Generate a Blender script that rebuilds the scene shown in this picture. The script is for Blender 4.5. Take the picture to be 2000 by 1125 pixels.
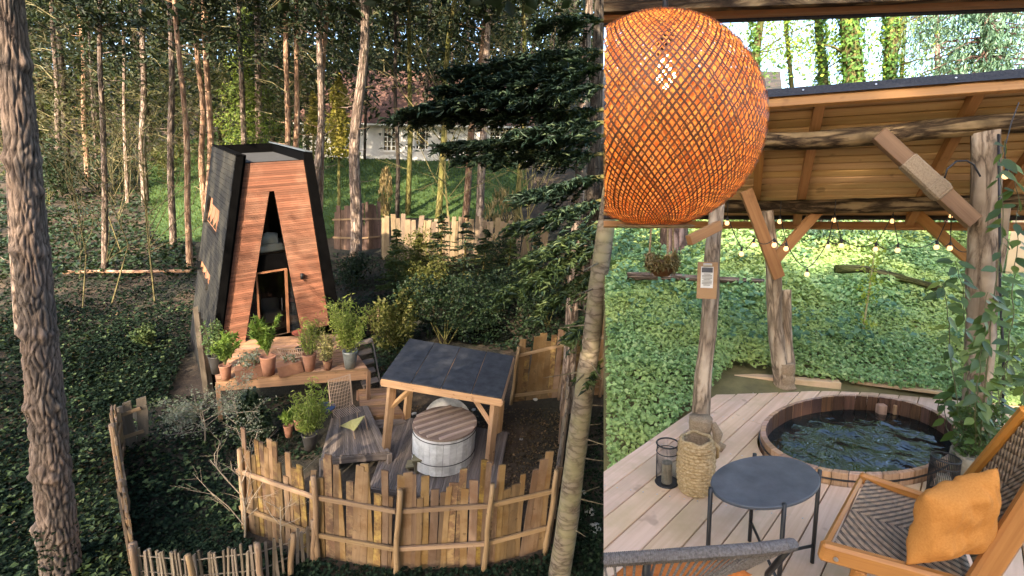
import bpy, bmesh, math, random
import numpy as np
from mathutils import Vector, Matrix, noise as MN
random.seed(7); RNG = np.random.default_rng(11)
for o in list(bpy.data.objects): bpy.data.objects.remove(o)
SC = bpy.context.scene; COL = SC.collection
# ------------------------------------------------------------------ camera, sky, sun, exposure
F, PX, PY = 900.0, 1150.0, 562.5            # focal length and optical centre in units of a 2000 px wide frame
PITCH = math.atan(142 / 900)
CAM = Vector((0, 0, 1.6))                    # eye height above the timber terrace
cd = bpy.data.cameras.new('camera'); cam = bpy.data.objects.new('camera', cd); COL.objects.link(cam)
cam.location = CAM; cam.rotation_euler = (math.pi / 2 - PITCH, 0, 0)
cd.sensor_width = 36; cd.lens = F / 2000 * 36; cd.shift_x = (1000 - PX) / 2000; cd.clip_start = .02; cd.clip_end = 900
SC.camera = cam
SUN_AZ, SUN_EL = math.radians(10), math.radians(29)     # azimuth: behind the camera, positive = to the left
SUN_DIR = Vector((-math.sin(SUN_AZ) * math.cos(SUN_EL), -math.cos(SUN_AZ) * math.cos(SUN_EL), math.sin(SUN_EL)))
W = bpy.data.worlds.new('World'); SC.world = W; W.use_nodes = True
nt = W.node_tree; bg = nt.nodes['Background']; sky = nt.nodes.new('ShaderNodeTexSky')
sky.sky_type = 'NISHITA'; sky.sun_disc = False; sky.sun_elevation = SUN_EL
sky.sun_rotation = math.atan2(SUN_DIR.x, SUN_DIR.y); sky.air_density = 1.0; sky.dust_density = 2.5; sky.ozone_density = 1.0
nt.links.new(sky.outputs[0], bg.inputs[0]); bg.inputs[1].default_value = 0.15
sl = bpy.data.lights.new('sun', 'SUN'); sun = bpy.data.objects.new('sun', sl); COL.objects.link(sun)
sl.energy = 2.8; sl.angle = math.radians(.53); sl.color = (1, .82, .60)
sun.rotation_euler = SUN_DIR.to_track_quat('Z', 'Y').to_euler(); sun.location = (0, -20, 30)
vs = SC.view_settings; vs.view_transform = 'Standard'; vs.look = 'None'; vs.exposure = 2.6; vs.gamma = 1
SC.cycles.use_denoising = True; SC.cycles.max_bounces = 7; SC.cycles.diffuse_bounces = 4
SC.cycles.transmission_bounces = 5; SC.cycles.transparent_max_bounces = 6; SC.cycles.sample_clamp_indirect = 6
SC.cycles.caustics_reflective = False; SC.cycles.caustics_refractive = False
# ------------------------------------------------------------------ measuring helpers
FW = Vector((0, math.cos(PITCH), -math.sin(PITCH))); UPC = Vector((0, math.sin(PITCH), math.cos(PITCH))); XR = Vector((1, 0, 0))
def ray(px, py): return FW + XR * ((px - PX) / F) - UPC * ((py - PY) / F)
def P(px, py, d): return CAM + ray(px, py) * d
def proj(p):
    q = Vector(p) - CAM; d = q.dot(FW)
    return PX + F * q.x / d, PY - F * q.dot(UPC) / d, d
def proj_np(A):
    q = A - np.array(CAM); d = q @ np.array(FW)
    return PX + F * q[:, 0] / d, PY - F * (q @ np.array(UPC)) / d, d
def onplane(px, py, co, no):
    r = ray(px, py); t = (Vector(co) - CAM).dot(no) / r.dot(no)
    return CAM + r * t
def D(px, py, z=0.0): return onplane(px, py, Vector((0, 0, z)), Vector((0, 0, 1)))     # on the terrace level
def lvl(px, horizon=420): return ray(px, horizon).normalized()                          # level direction seen at that column
# the clearing on the hillside to the left: a slope that climbs away from the viewer
H_L = 8.0; PHI = math.atan(362 / 900)
NL = (UPC * math.cos(PHI) - FW * math.sin(PHI)).normalized()
OL = CAM - NL * H_L; EU = XR.copy(); EV = NL.cross(EU).normalized()
if EV.dot(FW) < 0: EV = -EV
UL = (XR * 450 + UPC * 3300 - FW * 900).normalized()                                    # the way its trunks and posts stand
def LW(u, v, w=0): return OL + EU * u + EV * v + NL * w
def luv(p): q = Vector(p) - OL; return q.dot(EU), q.dot(EV), q.dot(NL)
def L(px, py, w=0.0): return onplane(px, py, OL + NL * w, NL)
def terr(u, v):
    t = max(0.0, v - 16.5)
    base = .155 * t * t / (t + 3.0)
    return base + .10 * MN.noise(Vector((u * .35, v * .35, 1.3))) - .05
def LT(px, py):
    r = ray(px, py); a, b = 3.0, 160.0
    def g(t):
        u, v, w = luv(CAM + r * t); return w - terr(u, v)
    t = a
    while t < b:
        if g(t) < 0: break
        t += .5
    lo, hi = t - .5, t
    for _ in range(14):
        m = (lo + hi) / 2
        if g(m) < 0: hi = m
        else: lo = m
    return CAM + r * hi
def rise(base, py, up=None):                     # how far up from base until it shows at row py
    up = up or UL; q = base - CAM; k = (PY - py) / F
    n = UPC - FW * k
    return -q.dot(n) / up.dot(n)
def pxm(p): return proj(p)[2] / F                # metres per pixel at p
CUTN = (XR * F - FW * (1179.0 - PX)).normalized()  # the edge of the terrace and its bank, right of it
# ------------------------------------------------------------------ mesh helpers
ORG = {}
class MB:
    def __init__(s): s.v = []; s.f = []; s.uv = []; s.n = 0
    def add(s, vs, fs, uvs):
        b = len(s.v); s.v += [Vector(x) for x in vs]
        for f, u in zip(fs, uvs): s.f.append([i + b for i in f]); s.uv.append(u)
        return s
    def quad(s, a, b, c, d, k=1.0):
        a, b, c, d = map(Vector, (a, b, c, d)); l, h = (b - a).length * k, (d - a).length * k
        return s.add([a, b, c, d], [(0, 1, 2, 3)], [[(0, 0), (l, 0), (l, h), (0, h)]])
    def beam(s, p0, p1, w, h, up=(0, 0, 1), w1=None, h1=None, uo=None):
        p0, p1 = Vector(p0), Vector(p1); d = (p1 - p0); ln = d.length; d.normalize()
        up = Vector(up); sd = d.cross(up).normalized(); up = sd.cross(d).normalized()
        w1 = w if w1 is None else w1; h1 = h if h1 is None else h1
        if uo is None: uo = random.random() * 9
        vs = [p0 - sd * w / 2 - up * h / 2, p0 + sd * w / 2 - up * h / 2, p0 + sd * w / 2 + up * h / 2, p0 - sd * w / 2 + up * h / 2,
              p1 - sd * w1 / 2 - up * h1 / 2, p1 + sd * w1 / 2 - up * h1 / 2, p1 + sd * w1 / 2 + up * h1 / 2, p1 - sd * w1 / 2 + up * h1 / 2]
        fs = [(0, 1, 5, 4), (1, 2, 6, 5), (2, 3, 7, 6), (3, 0, 4, 7), (3, 2, 1, 0), (4, 5, 6, 7)]
        def sidev(a, b): return [(uo, a), (uo, b), (uo + ln, b), (uo + ln, a)]
        uvs = [sidev(0, w), sidev(w, w + h), sidev(w + h, 2 * w + h), sidev(2 * w + h, 2 * w + 2 * h),
               [(0, 0), (.04, 0), (.04, h), (0, h)], [(0, 0), (.04, 0), (.04, h), (0, h)]]
        return s.add(vs, fs, uvs)
    def prism(s, pts, off, uvax=None):
        pts = [Vector(p) for p in pts]; off = Vector(off); n = len(pts)
        ax = Vector(uvax) if uvax else (pts[1] - pts[0]).normalized(); nn = off.normalized(); ay = nn.cross(ax)
        top = [p + off for p in pts]; uo = random.random() * 7
        uvp = [(p.dot(ax) + uo, p.dot(ay)) for p in pts]
        vs = pts + top; fs = [tuple(range(n))[::-1], tuple(range(n, 2 * n))]
        uvs = [uvp[::-1], uvp]
        for i in range(n):
            j = (i + 1) % n; fs.append((i, j, n + j, n + i)); h = off.length
            uvs.append([uvp[i], uvp[j], (uvp[j][0], uvp[j][1] + h), (uvp[i][0], uvp[i][1] + h)])
        return s.add(vs, fs, uvs)
    def tube(s, pts, rads, n=8, cap=True, jit=0.0, seed=0, ref=None):
        pts = [Vector(p) for p in pts]; m = len(pts)
        if not hasattr(rads, '__len__'): rads = [rads] * m
        vs = []; ln = 0; lens = []
        T = [(pts[min(i + 1, m - 1)] - pts[max(i - 1, 0)]).normalized() for i in range(m)]
        a = Vector(ref) if ref else T[0].orthogonal(); a = (a - T[0] * a.dot(T[0])).normalized()
        for i in range(m):
            if i: ln += (pts[i] - pts[i - 1]).length
            lens.append(ln); a = (a - T[i] * a.dot(T[i])).normalized(); b = T[i].cross(a)
            for k in range(n):
                th = 2 * math.pi * k / n; r = rads[i]
                if jit: r *= 1 + jit * MN.noise(Vector((math.cos(th) * 1.6 + seed, math.sin(th) * 1.6, ln * 2.2 / max(.02, rads[0]) * .12)))
                vs.append(pts[i] + a * (r * math.cos(th)) + b * (r * math.sin(th)))
        fs = []; uvs = []; R = max(rads) * 2 * math.pi
        for i in range(m - 1):
            for k in range(n):
                j = (k + 1) % n; fs.append((i * n + k, i * n + j, (i + 1) * n + j, (i + 1) * n + k))
                v0, v1 = k / n * R, (k + 1) / n * R
                uvs.append([(lens[i], v0), (lens[i], v1), (lens[i + 1], v1), (lens[i + 1], v0)])
        if cap:
            fs.append(tuple(range(n))[::-1]); uvs.append([(0, .01 * k) for k in range(n)])
            fs.append(tuple(range((m - 1) * n, m * n))); uvs.append([(0, .01 * k) for k in range(n)])
        return s.add(vs, fs, uvs)
    def lathe(s, c, prof, n=24, up=(0, 0, 1), ax=None, sy=1.0, a0=0, a1=2 * math.pi):
        c = Vector(c); up = Vector(up).normalized(); a = Vector(ax).normalized() if ax else up.orthogonal().normalized()
        a = (a - up * a.dot(up)).normalized(); b = up.cross(a); m = len(prof); full = abs(a1 - a0 - 2 * math.pi) < 1e-6
        q = n if full else n + 1; vs = []
        for (r, z) in prof:
            for k in range(q):
                th = a0 + (a1 - a0) * k / n; vs.append(c + a * (r * math.cos(th)) + b * (r * sy * math.sin(th)) + up * z)
        fs = []; uvs = []
        for i in range(m - 1):
            for k in range(n):
                j = (k + 1) % q
                if prof[i][0] < 1e-6 and prof[i + 1][0] < 1e-6: continue
                fs.append((i * q + k, i * q + j, (i + 1) * q + j, (i + 1) * q + k))
                R = max(prof[i][0], .01) * (a1 - a0)
                z0 = prof[i][1] + prof[i][0] * .5; z1 = prof[i + 1][1] + prof[i + 1][0] * .5
                uvs.append([(z0, k / n * R), (z0, (k + 1) / n * R), (z1, (k + 1) / n * R), (z1, k / n * R)])
        return s.add(vs, fs, uvs)
def cutmesh(me, org):
    bm = bmesh.new(); bm.from_mesh(me)
    bmesh.ops.bisect_plane(bm, geom=bm.verts[:] + bm.edges[:] + bm.faces[:], plane_co=CAM - org, plane_no=CUTN, clear_inner=True)
    bm.to_mesh(me); bm.free()
def obj(name, mb, mat, parent=None, smooth=False, cut=False, bevel=0, org=None, fixn=False):
    o_ = ORG[parent.name] if parent else (Vector(org) if org is not None else (sum((Vector(x) for x in mb.v), Vector()) / max(1, len(mb.v)) if mb.v else Vector()))
    me = bpy.data.meshes.new(name); me.from_pydata([tuple(x - o_) for x in mb.v], [], mb.f)
    ul = me.uv_layers.new(name='UVMap'); flat = [c for u in mb.uv for q in u for c in q]; ul.data.foreach_set('uv', flat)
    if fixn:
        bm = bmesh.new(); bm.from_mesh(me); bmesh.ops.recalc_face_normals(bm, faces=bm.faces[:]); bm.to_mesh(me); bm.free()
    if cut: cutmesh(me, o_)
    if not len(me.polygons): bpy.data.meshes.remove(me); return None
    me.materials.append(mat)
    if smooth: me.polygons.foreach_set('use_smooth', [True] * len(me.polygons))
    me.update(); o = bpy.data.objects.new(name, me); COL.objects.link(o)
    if parent: o.parent = parent
    else: o.location = o_
    ORG[o.name] = o_
    if bevel:
        b = o.modifiers.new('bevel', 'BEVEL'); b.width = bevel; b.segments = 1; b.limit_method = 'ANGLE'; b.angle_limit = math.radians(50)
    return o
def empty(name, loc, label=None, cat=None, group=None):
    o = bpy.data.objects.new(name, None); COL.objects.link(o); o.location = Vector(loc); o.empty_display_size = .2
    ORG[o.name] = Vector(loc); tag(o, label, cat, group); return o
def tag(o, label=None, cat=None, group=None, kind=None):
    if o is None: return None
    if label: o['label'] = label
    if cat: o['category'] = cat
    if group: o['group'] = group
    if kind: o['kind'] = kind
    return o
def npmesh(name, V, T, mat, parent=None, org=None, smooth=False):
    """large triangle mesh from numpy arrays"""
    o_ = np.array(ORG[parent.name] if parent else (org if org is not None else (0, 0, 0)), float)
    V = (np.asarray(V, float) - o_).astype(np.float32); T = np.asarray(T, np.int32)
    me = bpy.data.meshes.new(name); me.vertices.add(len(V)); me.vertices.foreach_set('co', V.ravel())
    k = T.shape[1]; me.loops.add(T.size); me.loops.foreach_set('vertex_index', T.ravel())
    me.polygons.add(len(T)); me.polygons.foreach_set('loop_start', np.arange(0, T.size, k, dtype=np.int32))
    me.materials.append(mat); me.update(calc_edges=True)
    if smooth: me.polygons.foreach_set('use_smooth', np.ones(len(T), bool))
    o = bpy.data.objects.new(name, me); COL.objects.link(o)
    if parent: o.parent = parent
    else: o.location = Vector(o_)
    ORG[o.name] = Vector(o_); return o
def unit(A): return A / np.maximum(1e-9, np.linalg.norm(A, axis=1, keepdims=True))
def leafarr(pos, nrm, size, aspect=1.6, tan=None, fold=.12):
    """one bent two-triangle leaf per point -> (V,T)"""
    n = len(pos); nrm = unit(nrm)
    t = RNG.normal(size=(n, 3)) if tan is None else tan
    t = unit(t - nrm * np.sum(t * nrm, 1, keepdims=True)); b = np.cross(nrm, t)
    s = np.asarray(size).reshape(-1, 1) * np.ones((n, 1)); h = s / aspect * .5
    V = np.empty((n, 4, 3)); V[:, 0] = pos - t * s * .5; V[:, 1] = pos + b * h + nrm * s * fold + t * s * .06
    V[:, 2] = pos + t * s * .5 - nrm * s * fold; V[:, 3] = pos - b * h + nrm * s * fold + t * s * .06
    i = np.arange(n)[:, None] * 4
    T = np.concatenate([i + [[0, 1, 2]], i + [[0, 2, 3]]], 1).reshape(-1, 3)
    return V.reshape(-1, 3), T
def leaves(name, pos, nrm, size, mat, parent=None, aspect=1.6, tan=None, fold=.12, org=None):
    V, T = leafarr(np.asarray(pos), np.asarray(nrm), size, aspect, tan, fold)
    return npmesh(name, V, T, mat, parent, org if org is not None else (None if parent else np.mean(pos, axis=0)))
# ------------------------------------------------------------------ materials
MATS = {}
def newmat(name):
    m = bpy.data.materials.new(name); m.use_nodes = True; n = m.node_tree; MATS[name] = m
    return m, n, n.nodes['Principled BSDF']
def nd(n, t, **kw):
    x = n.nodes.new(t)
    for k, v in kw.items():
        if k in x.inputs: x.inputs[k].default_value = v
        else: setattr(x, k, v)
    return x
def ramp(n, fac, stops):
    r = n.nodes.new('ShaderNodeValToRGB'); e = r.color_ramp.elements
    while len(e) < len(stops): e.new(.5)
    for x, (p, c) in zip(e, stops): x.position = p; x.color = (*c, 1)
    n.links.new(fac, r.inputs[0]); return r.outputs[0]
def mixc(n, fac, a, b, mode='MIX'):
    m = n.nodes.new('ShaderNodeMix'); m.data_type = 'RGBA'; m.blend_type = mode
    for s, v in ((0, fac), (6, a), (7, b)):
        if hasattr(v, 'links') or hasattr(v, 'is_linked'): n.links.new(v, m.inputs[s])
        else: m.inputs[s].default_value = v if s == 0 else (*v, 1)
    return m.outputs[2]
def math_(n, op, a, b=0.0):
    m = n.nodes.new('ShaderNodeMath'); m.operation = op
    for i, v in enumerate((a, b)):
        if hasattr(v, 'is_linked'): n.links.new(v, m.inputs[i])
        else: m.inputs[i].default_value = v
    return m.outputs[0]
def uvmap(n, su, sv, rnd=True):
    c = n.nodes.new('ShaderNodeUVMap'); mp = n.nodes.new('ShaderNodeMapping'); mp.inputs['Scale'].default_value = (su, sv, 1)
    n.links.new(c.outputs[0], mp.inputs[0]); oi = None
    if rnd:
        oi = n.nodes.new('ShaderNodeObjectInfo'); cx = n.nodes.new('ShaderNodeCombineXYZ')
        k = math_(n, 'MULTIPLY', oi.outputs['Random'], 37.0)
        n.links.new(k, cx.inputs[0]); n.links.new(k, cx.inputs[1]); n.links.new(k, cx.inputs[2]); n.links.new(cx.outputs[0], mp.inputs['Location'])
    return mp.outputs[0], oi
def wood(name, c1, c2, c3=None, gr=22.0, gl=1.2, rough=.7, bump=.25, vary=.35, blotch=None, bscale=3.0, knots=True, spec=.3, isl=0):
    m, n, b = newmat(name); co, oi = uvmap(n, gl, gr)
    nz = nd(n, 'ShaderNodeTexNoise', Scale=1.0, Detail=6.0, Roughness=.6, Distortion=.7); n.links.new(co, nz.inputs['Vector'])
    col = ramp(n, nz.outputs[0], [(.3, c1), (.68, c2)])
    if knots:
        tc = n.nodes.new('ShaderNodeTexCoord'); vo = nd(n, 'ShaderNodeTexNoise', Scale=7.0, Detail=2.0); n.links.new(tc.outputs['Object'], vo.inputs['Vector'])
        k = ramp(n, vo.outputs[0], [(.66, (0, 0, 0)), (.74, (1, 1, 1))]); col = mixc(n, math_(n, 'MULTIPLY', k, .55), col, tuple(x * .45 for x in c1))
    if blotch:
        tc = n.nodes.new('ShaderNodeTexCoord'); bz = nd(n, 'ShaderNodeTexNoise', Scale=bscale, Detail=5.0, Roughness=.65); n.links.new(tc.outputs['Object'], bz.inputs['Vector'])
        col = mixc(n, ramp(n, bz.outputs[0], [(.45, (0, 0, 0)), (.62, (1, 1, 1))]), col, blotch)
    if vary:
        hs = n.nodes.new('ShaderNodeHueSaturation'); n.links.new(col, hs.inputs['Color'])
        v = math_(n, 'ADD', math_(n, 'MULTIPLY', oi.outputs['Random'], vary * 2), 1 - vary); n.links.new(v, hs.inputs['Value'])
        w2 = n.nodes.new('ShaderNodeTexWhiteNoise'); w2.noise_dimensions = '1D'; n.links.new(oi.outputs['Random'], w2.inputs['W'])
        n.links.new(math_(n, 'ADD', math_(n, 'MULTIPLY', w2.outputs[0], vary * .8), 1 - vary * .4), hs.inputs['Saturation'])
        n.links.new(math_(n, 'ADD', math_(n, 'MULTIPLY', w2.outputs[0], vary * .07), .5 - vary * .035), hs.inputs['Hue']); col = hs.outputs[0]
    if isl:
        g_ = n.nodes.new('ShaderNodeNewGeometry'); col = mixc(n, 1.0, col, ramp(n, g_.outputs['Random Per Island'], [(0, (1 - isl,) * 3), (1, (1 + isl * .3, 1 + isl * .25, 1 + isl * .2))]), 'MULTIPLY')
    n.links.new(col, b.inputs['Base Color']); b.inputs['Roughness'].default_value = rough; b.inputs['Specular IOR Level'].default_value = spec
    bp = nd(n, 'ShaderNodeBump', Strength=bump, Distance=.01); n.links.new(nz.outputs[0], bp.inputs['Height']); n.links.new(bp.outputs[0], b.inputs['Normal'])
    return m
def bark(name, c1, c2, c3, s=(2.2, 14), bump=.9, dist=.03, moss=None, patch=2.0):
    m, n, b = newmat(name); co, oi = uvmap(n, s[0], s[1])
    vo = nd(n, 'ShaderNodeTexVoronoi', Scale=1.0, feature='DISTANCE_TO_EDGE'); nz = nd(n, 'ShaderNodeTexNoise', Scale=1.0, Detail=7.0, Roughness=.65, Distortion=.8)
    n.links.new(co, nz.inputs['Vector'])
    ad = n.nodes.new('ShaderNodeVectorMath'); ad.operation = 'ADD'; n.links.new(co, ad.inputs[0])
    sc = n.nodes.new('ShaderNodeVectorMath'); sc.operation = 'SCALE'; sc.inputs[3].default_value = 1.3; n.links.new(nz.outputs[1], sc.inputs[0]); n.links.new(sc.outputs[0], ad.inputs[1]); n.links.new(ad.outputs[0], vo.inputs['Vector'])
    hgt = math_(n, 'ADD', math_(n, 'MINIMUM', math_(n, 'MULTIPLY', vo.outputs[0], 3.0), .8), math_(n, 'MULTIPLY', nz.outputs[0], .7))
    col = ramp(n, hgt, [(.3, c1), (.62, c2), (1.0, c3)])
    tc = n.nodes.new('ShaderNodeTexCoord'); pz = nd(n, 'ShaderNodeTexNoise', Scale=patch, Detail=3.0); n.links.new(tc.outputs['Object'], pz.inputs['Vector'])
    col = mixc(n, ramp(n, pz.outputs[0], [(.4, (0, 0, 0)), (.65, (.7, .7, .7))]), col, moss or tuple(x * .5 for x in c2))
    hs = n.nodes.new('ShaderNodeHueSaturation'); n.links.new(col, hs.inputs['Color']); n.links.new(math_(n, 'ADD', math_(n, 'MULTIPLY', oi.outputs['Random'], .5), .75), hs.inputs['Value'])
    n.links.new(hs.outputs[0], b.inputs['Base Color']); b.inputs['Roughness'].default_value = .9; b.inputs['Specular IOR Level'].default_value = .15
    bp = nd(n, 'ShaderNodeBump', Strength=bump, Distance=dist); n.links.new(hgt, bp.inputs['Height']); n.links.new(bp.outputs[0], b.inputs['Normal'])
    return m
def leafm(name, stops, trans=.35, rough=.55, patch=None, pscale=.6, tcol=1.0, spec=.3):
    """leaf colour varies from leaf to leaf; light shines through"""
    m, n, b = newmat(name); g = n.nodes.new('ShaderNodeNewGeometry')
    col = ramp(n, g.outputs['Random Per Island'], stops)
    if patch:
        pz = nd(n, 'ShaderNodeTexNoise', Scale=pscale, Detail=4.0); n.links.new(g.outputs['Position'], pz.inputs['Vector'])
        col = mixc(n, ramp(n, pz.outputs[0], [(.42, (0, 0, 0)), (.62, (.85, .85, .85))]), col, patch)
    n.links.new(col, b.inputs['Base Color']); b.inputs['Roughness'].default_value = rough; b.inputs['Specular IOR Level'].default_value = spec
    tr = n.nodes.new('ShaderNodeBsdfTranslucent'); n.links.new(mixc(n, .5, col, (.35 * tcol, .42 * tcol, .06 * tcol)), tr.inputs[0])
    mx = n.nodes.new('ShaderNodeMixShader'); mx.inputs[0].default_value = trans
    out = n.nodes['Material Output']; n.links.new(b.outputs[0], mx.inputs[1]); n.links.new(tr.outputs[0], mx.inputs[2]); n.links.new(mx.outputs[0], out.inputs[0])
    return m
def plain(name, c, rough=.6, metal=0, noise=0, nscale=12, c2=None, bump=0, spec=.4, sheen=0):
    m, n, b = newmat(name); b.inputs['Roughness'].default_value = rough; b.inputs['Metallic'].default_value = metal; b.inputs['Specular IOR Level'].default_value = spec
    if c2 or bump:
        tc = n.nodes.new('ShaderNodeTexCoord'); nz = nd(n, 'ShaderNodeTexNoise', Scale=nscale, Detail=6.0, Roughness=.65); n.links.new(tc.outputs['Object'], nz.inputs['Vector'])
        n.links.new(ramp(n, nz.outputs[0], [(.32, c), (.7, c2 or c)]), b.inputs['Base Color'])
        if bump:
            bp = nd(n, 'ShaderNodeBump', Strength=bump, Distance=.01); n.links.new(nz.outputs[0], bp.inputs['Height']); n.links.new(bp.outputs[0], b.inputs['Normal'])
    else: b.inputs['Base Color'].default_value = (*c, 1)
    return m
def emit(name, c, s):
    m, n, b = newmat(name); b.inputs['Base Color'].default_value = (*c, 1); b.inputs['Emission Color'].default_value = (*c, 1); b.inputs['Emission Strength'].default_value = s
    return m
M = dict(
 deck=wood('terrace_wood', (.53, .35, .225), (.69, .49, .345), gr=26, gl=.8, vary=.16, bump=.12, rough=.62, blotch=(.50, .36, .22), bscale=1.6),
 ceil=wood('pine_ceiling_wood', (.50, .30, .14), (.66, .44, .23), gr=30, gl=.9, vary=.22, bump=.12, rough=.55),
 timber=wood('sawn_timber', (.27, .125, .05), (.41, .21, .09), gr=26, gl=1.0, vary=.2, bump=.2, rough=.65),
 log=bark('weathered_log', (.07, .05, .035), (.30, .22, .15), (.46, .36, .26), s=(2.4, 11), bump=.6, dist=.012, patch=5.0, moss=(.19, .14, .095)),
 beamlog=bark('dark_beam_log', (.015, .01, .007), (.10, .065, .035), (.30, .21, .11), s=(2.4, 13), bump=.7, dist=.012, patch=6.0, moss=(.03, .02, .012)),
 felt=plain('roofing_felt', (.012, .013, .018), .8, c2=(.035, .036, .042), nscale=60, bump=.4),
 black=plain('black_metal', (.012, .012, .014), .45, c2=(.02, .02, .022), nscale=30),
 tabletop=plain('slate_table_top', (.055, .062, .07), .42, c2=(.105, .113, .125), nscale=9, bump=.05),
 burlap=plain('burlap', (.22, .16, .10), .95, c2=(.36, .27, .18), nscale=90, bump=.6, spec=.1),
 rope=plain('grey_rope', (.10, .085, .075), .9, c2=(.26, .23, .21), nscale=140, bump=.6, spec=.1),
 jute=plain('jute_rope', (.22, .15, .07), .95, c2=(.42, .32, .19), nscale=60, bump=.5, spec=.1),
 cloth=plain('ochre_linen', (.46, .19, .045), .95, c2=(.56, .25, .068), nscale=160, bump=.25, spec=.1),
 clothb=plain('rust_linen', (.45, .13, .03), .95, c2=(.56, .19, .05), nscale=120, bump=.25, spec=.1),
 teak=wood('oiled_teak', (.30, .12, .03), (.46, .21, .06), gr=34, gl=1.6, vary=.1, bump=.06, rough=.38, knots=False),
 stave=wood('tub_stave_wood', (.055, .028, .018), (.13, .065, .04), gr=22, gl=1.2, vary=.35, bump=.2, rough=.55),
 stave2=wood('tub_outer_wood', (.26, .15, .09), (.42, .27, .18), gr=22, gl=1.2, vary=.3, bump=.2, rough=.6),
 concrete=plain('rough_pot', (.16, .14, .10), .9, c2=(.30, .27, .21), nscale=16, bump=.6),
 paper=plain('paper', (.75, .75, .74), .8), ink=plain('ink', (.10, .10, .11), .8), mdf=wood('clipboard_board', (.34, .20, .10), (.42, .26, .14), knots=False, vary=0),
 steel=plain('steel', (.5, .5, .5), .3, metal=1),
 bank=plain('bank_soil', (.09, .08, .035), .95, c2=(.20, .17, .07), nscale=3, bump=.6),
 nettle=leafm('nettle_leaves', [(0, (.13, .24, .085)), (.4, (.22, .37, .14)), (.75, (.33, .50, .20)), (1, (.48, .60, .27))], trans=.3, patch=(.38, .47, .14), pscale=.9),
 ivydk=leafm('bank_ivy_leaves', [(0, (.05, .12, .06)), (.5, (.09, .19, .10)), (1, (.18, .30, .16))], trans=.25),
 climber=leafm('climber_leaf', [(0, (.03, .065, .02)), (.6, (.065, .12, .035)), (1, (.14, .20, .05))], trans=.25, rough=.35),
)
def climber_random():
    m = M['climber']; n = m.node_tree; oi = n.nodes.new('ShaderNodeObjectInfo')
    for x in n.nodes:
        if x.type == 'VALTORGB': n.links.new(oi.outputs['Random'], x.inputs[0])
climber_random()
# ================================================================== RIGHT: the terrace with the sunken tub
Z = Vector((0, 0, 1))
XD = -lvl(-1500, 420.5); BD = lvl(1910, 420.5); SD = Vector((BD.y, -BD.x, 0))
E0 = D(1440, 742)
def ST(p): q = p - E0; return q.dot(SD), q.dot(BD)
def SW(s, t, z=0): return E0 + SD * s + BD * t + Z * z
sf, tf = ST(D(1850, 780)); KFAR = tf / sf
# tub ellipse on the deck
ZR = .075
tA, tB, tF, tK = D(1483, 838, ZR), D(1878, 845, ZR), D(1692, 917, ZR), D(1672, 765, ZR)
TC = (tA + tB) / 2 * .5 + (tF + tK) / 2 * .5; TC.z = 0; ta = (tB - tA) / 2; tb = (tK - tF) / 2
def TP(r, th, z): return TC + ta * (r * math.cos(th)) + tb * (r * math.sin(th)) + Z * z
ELL = [ST(TP(1.025, 2 * math.pi * i / 240, 0)) for i in range(240)]
def ellspan(s):
    ts = []
    for i in range(240):
        (s0, t0), (s1, t1) = ELL[i], ELL[(i + 1) % 240]
        if (s0 - s) * (s1 - s) <= 0 and s0 != s1: ts.append(t0 + (t1 - t0) * (s - s0) / (s1 - s0))
    return (min(ts), max(ts)) if len(ts) > 1 else None
deck = empty('terrace_deck', SW(1.5, -1), None, None); deck['kind'] = 'structure'
bw = .142; smid = ST(TC)[1]
for i in range(34):
    s0, s1 = i * bw, (i + 1) * bw - .007; zt = random.uniform(-.0015, .0015); tmin = -6.0
    ss = [s0 + (s1 - s0) * k / 6 for k in range(7)]; sp = [ellspan(s) for s in ss]
    def board(pts):
        m = MB().prism([SW(s, t, zt - .028) for s, t in pts], Z * .028, BD)
        obj('board', m, M['deck'], deck, cut=True, bevel=.003)
    if not any(sp): board([(s0, tmin), (s1, tmin), (s1, s1 * KFAR), (s0, s0 * KFAR)])
    else:
        a = [(x[0] if x else None) for x in sp]; b_ = [(x[1] if x else None) for x in sp]
        ref = [x for x in sp if x]; mid = sum((x[0] + x[1]) / 2 for x in (ref[0], ref[-1])) / 2
        edge = ref[0] if sp[0] is None else ref[-1]; mid = (edge[0] + edge[1]) / 2
        board([(s0, tmin), (s1, tmin)] + [(s, (x if x is not None else mid)) for s, x in list(zip(ss, a))[::-1]])
        board([(s, (x if x is not None else mid)) for s, x in zip(ss, b_)] + [(s1, s1 * KFAR), (s0, s0 * KFAR)])
m = MB()
for i in range(34):
    for tt in (-.35, -1.0, -1.65, -2.3, -2.95):
        for q in (.03, .105):
            s_ = i * bw + q; t__ = tt + s_ * KFAR; e_ = ellspan(s_)
            if e_ and e_[0] - .03 < t__ < e_[1] + .03: continue
            m.lathe(SW(s_, t__, .0016), [(0, .001), (.0042, .0008), (.0045, -.001)], 7)
obj('screws', m, M['steel'], deck, cut=True)['kind'] = 'stuff'
m = MB()
m.beam(SW(.03, -5.9, -.12), SW(.03, -.02, -.12), .05, .16)
m.beam(SW(0, -.03, -.12), SW(4.8, 4.8 * KFAR - .03, -.12), .05, .16)
o = obj('joist', m, M['timber'], deck, cut=True)
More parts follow.
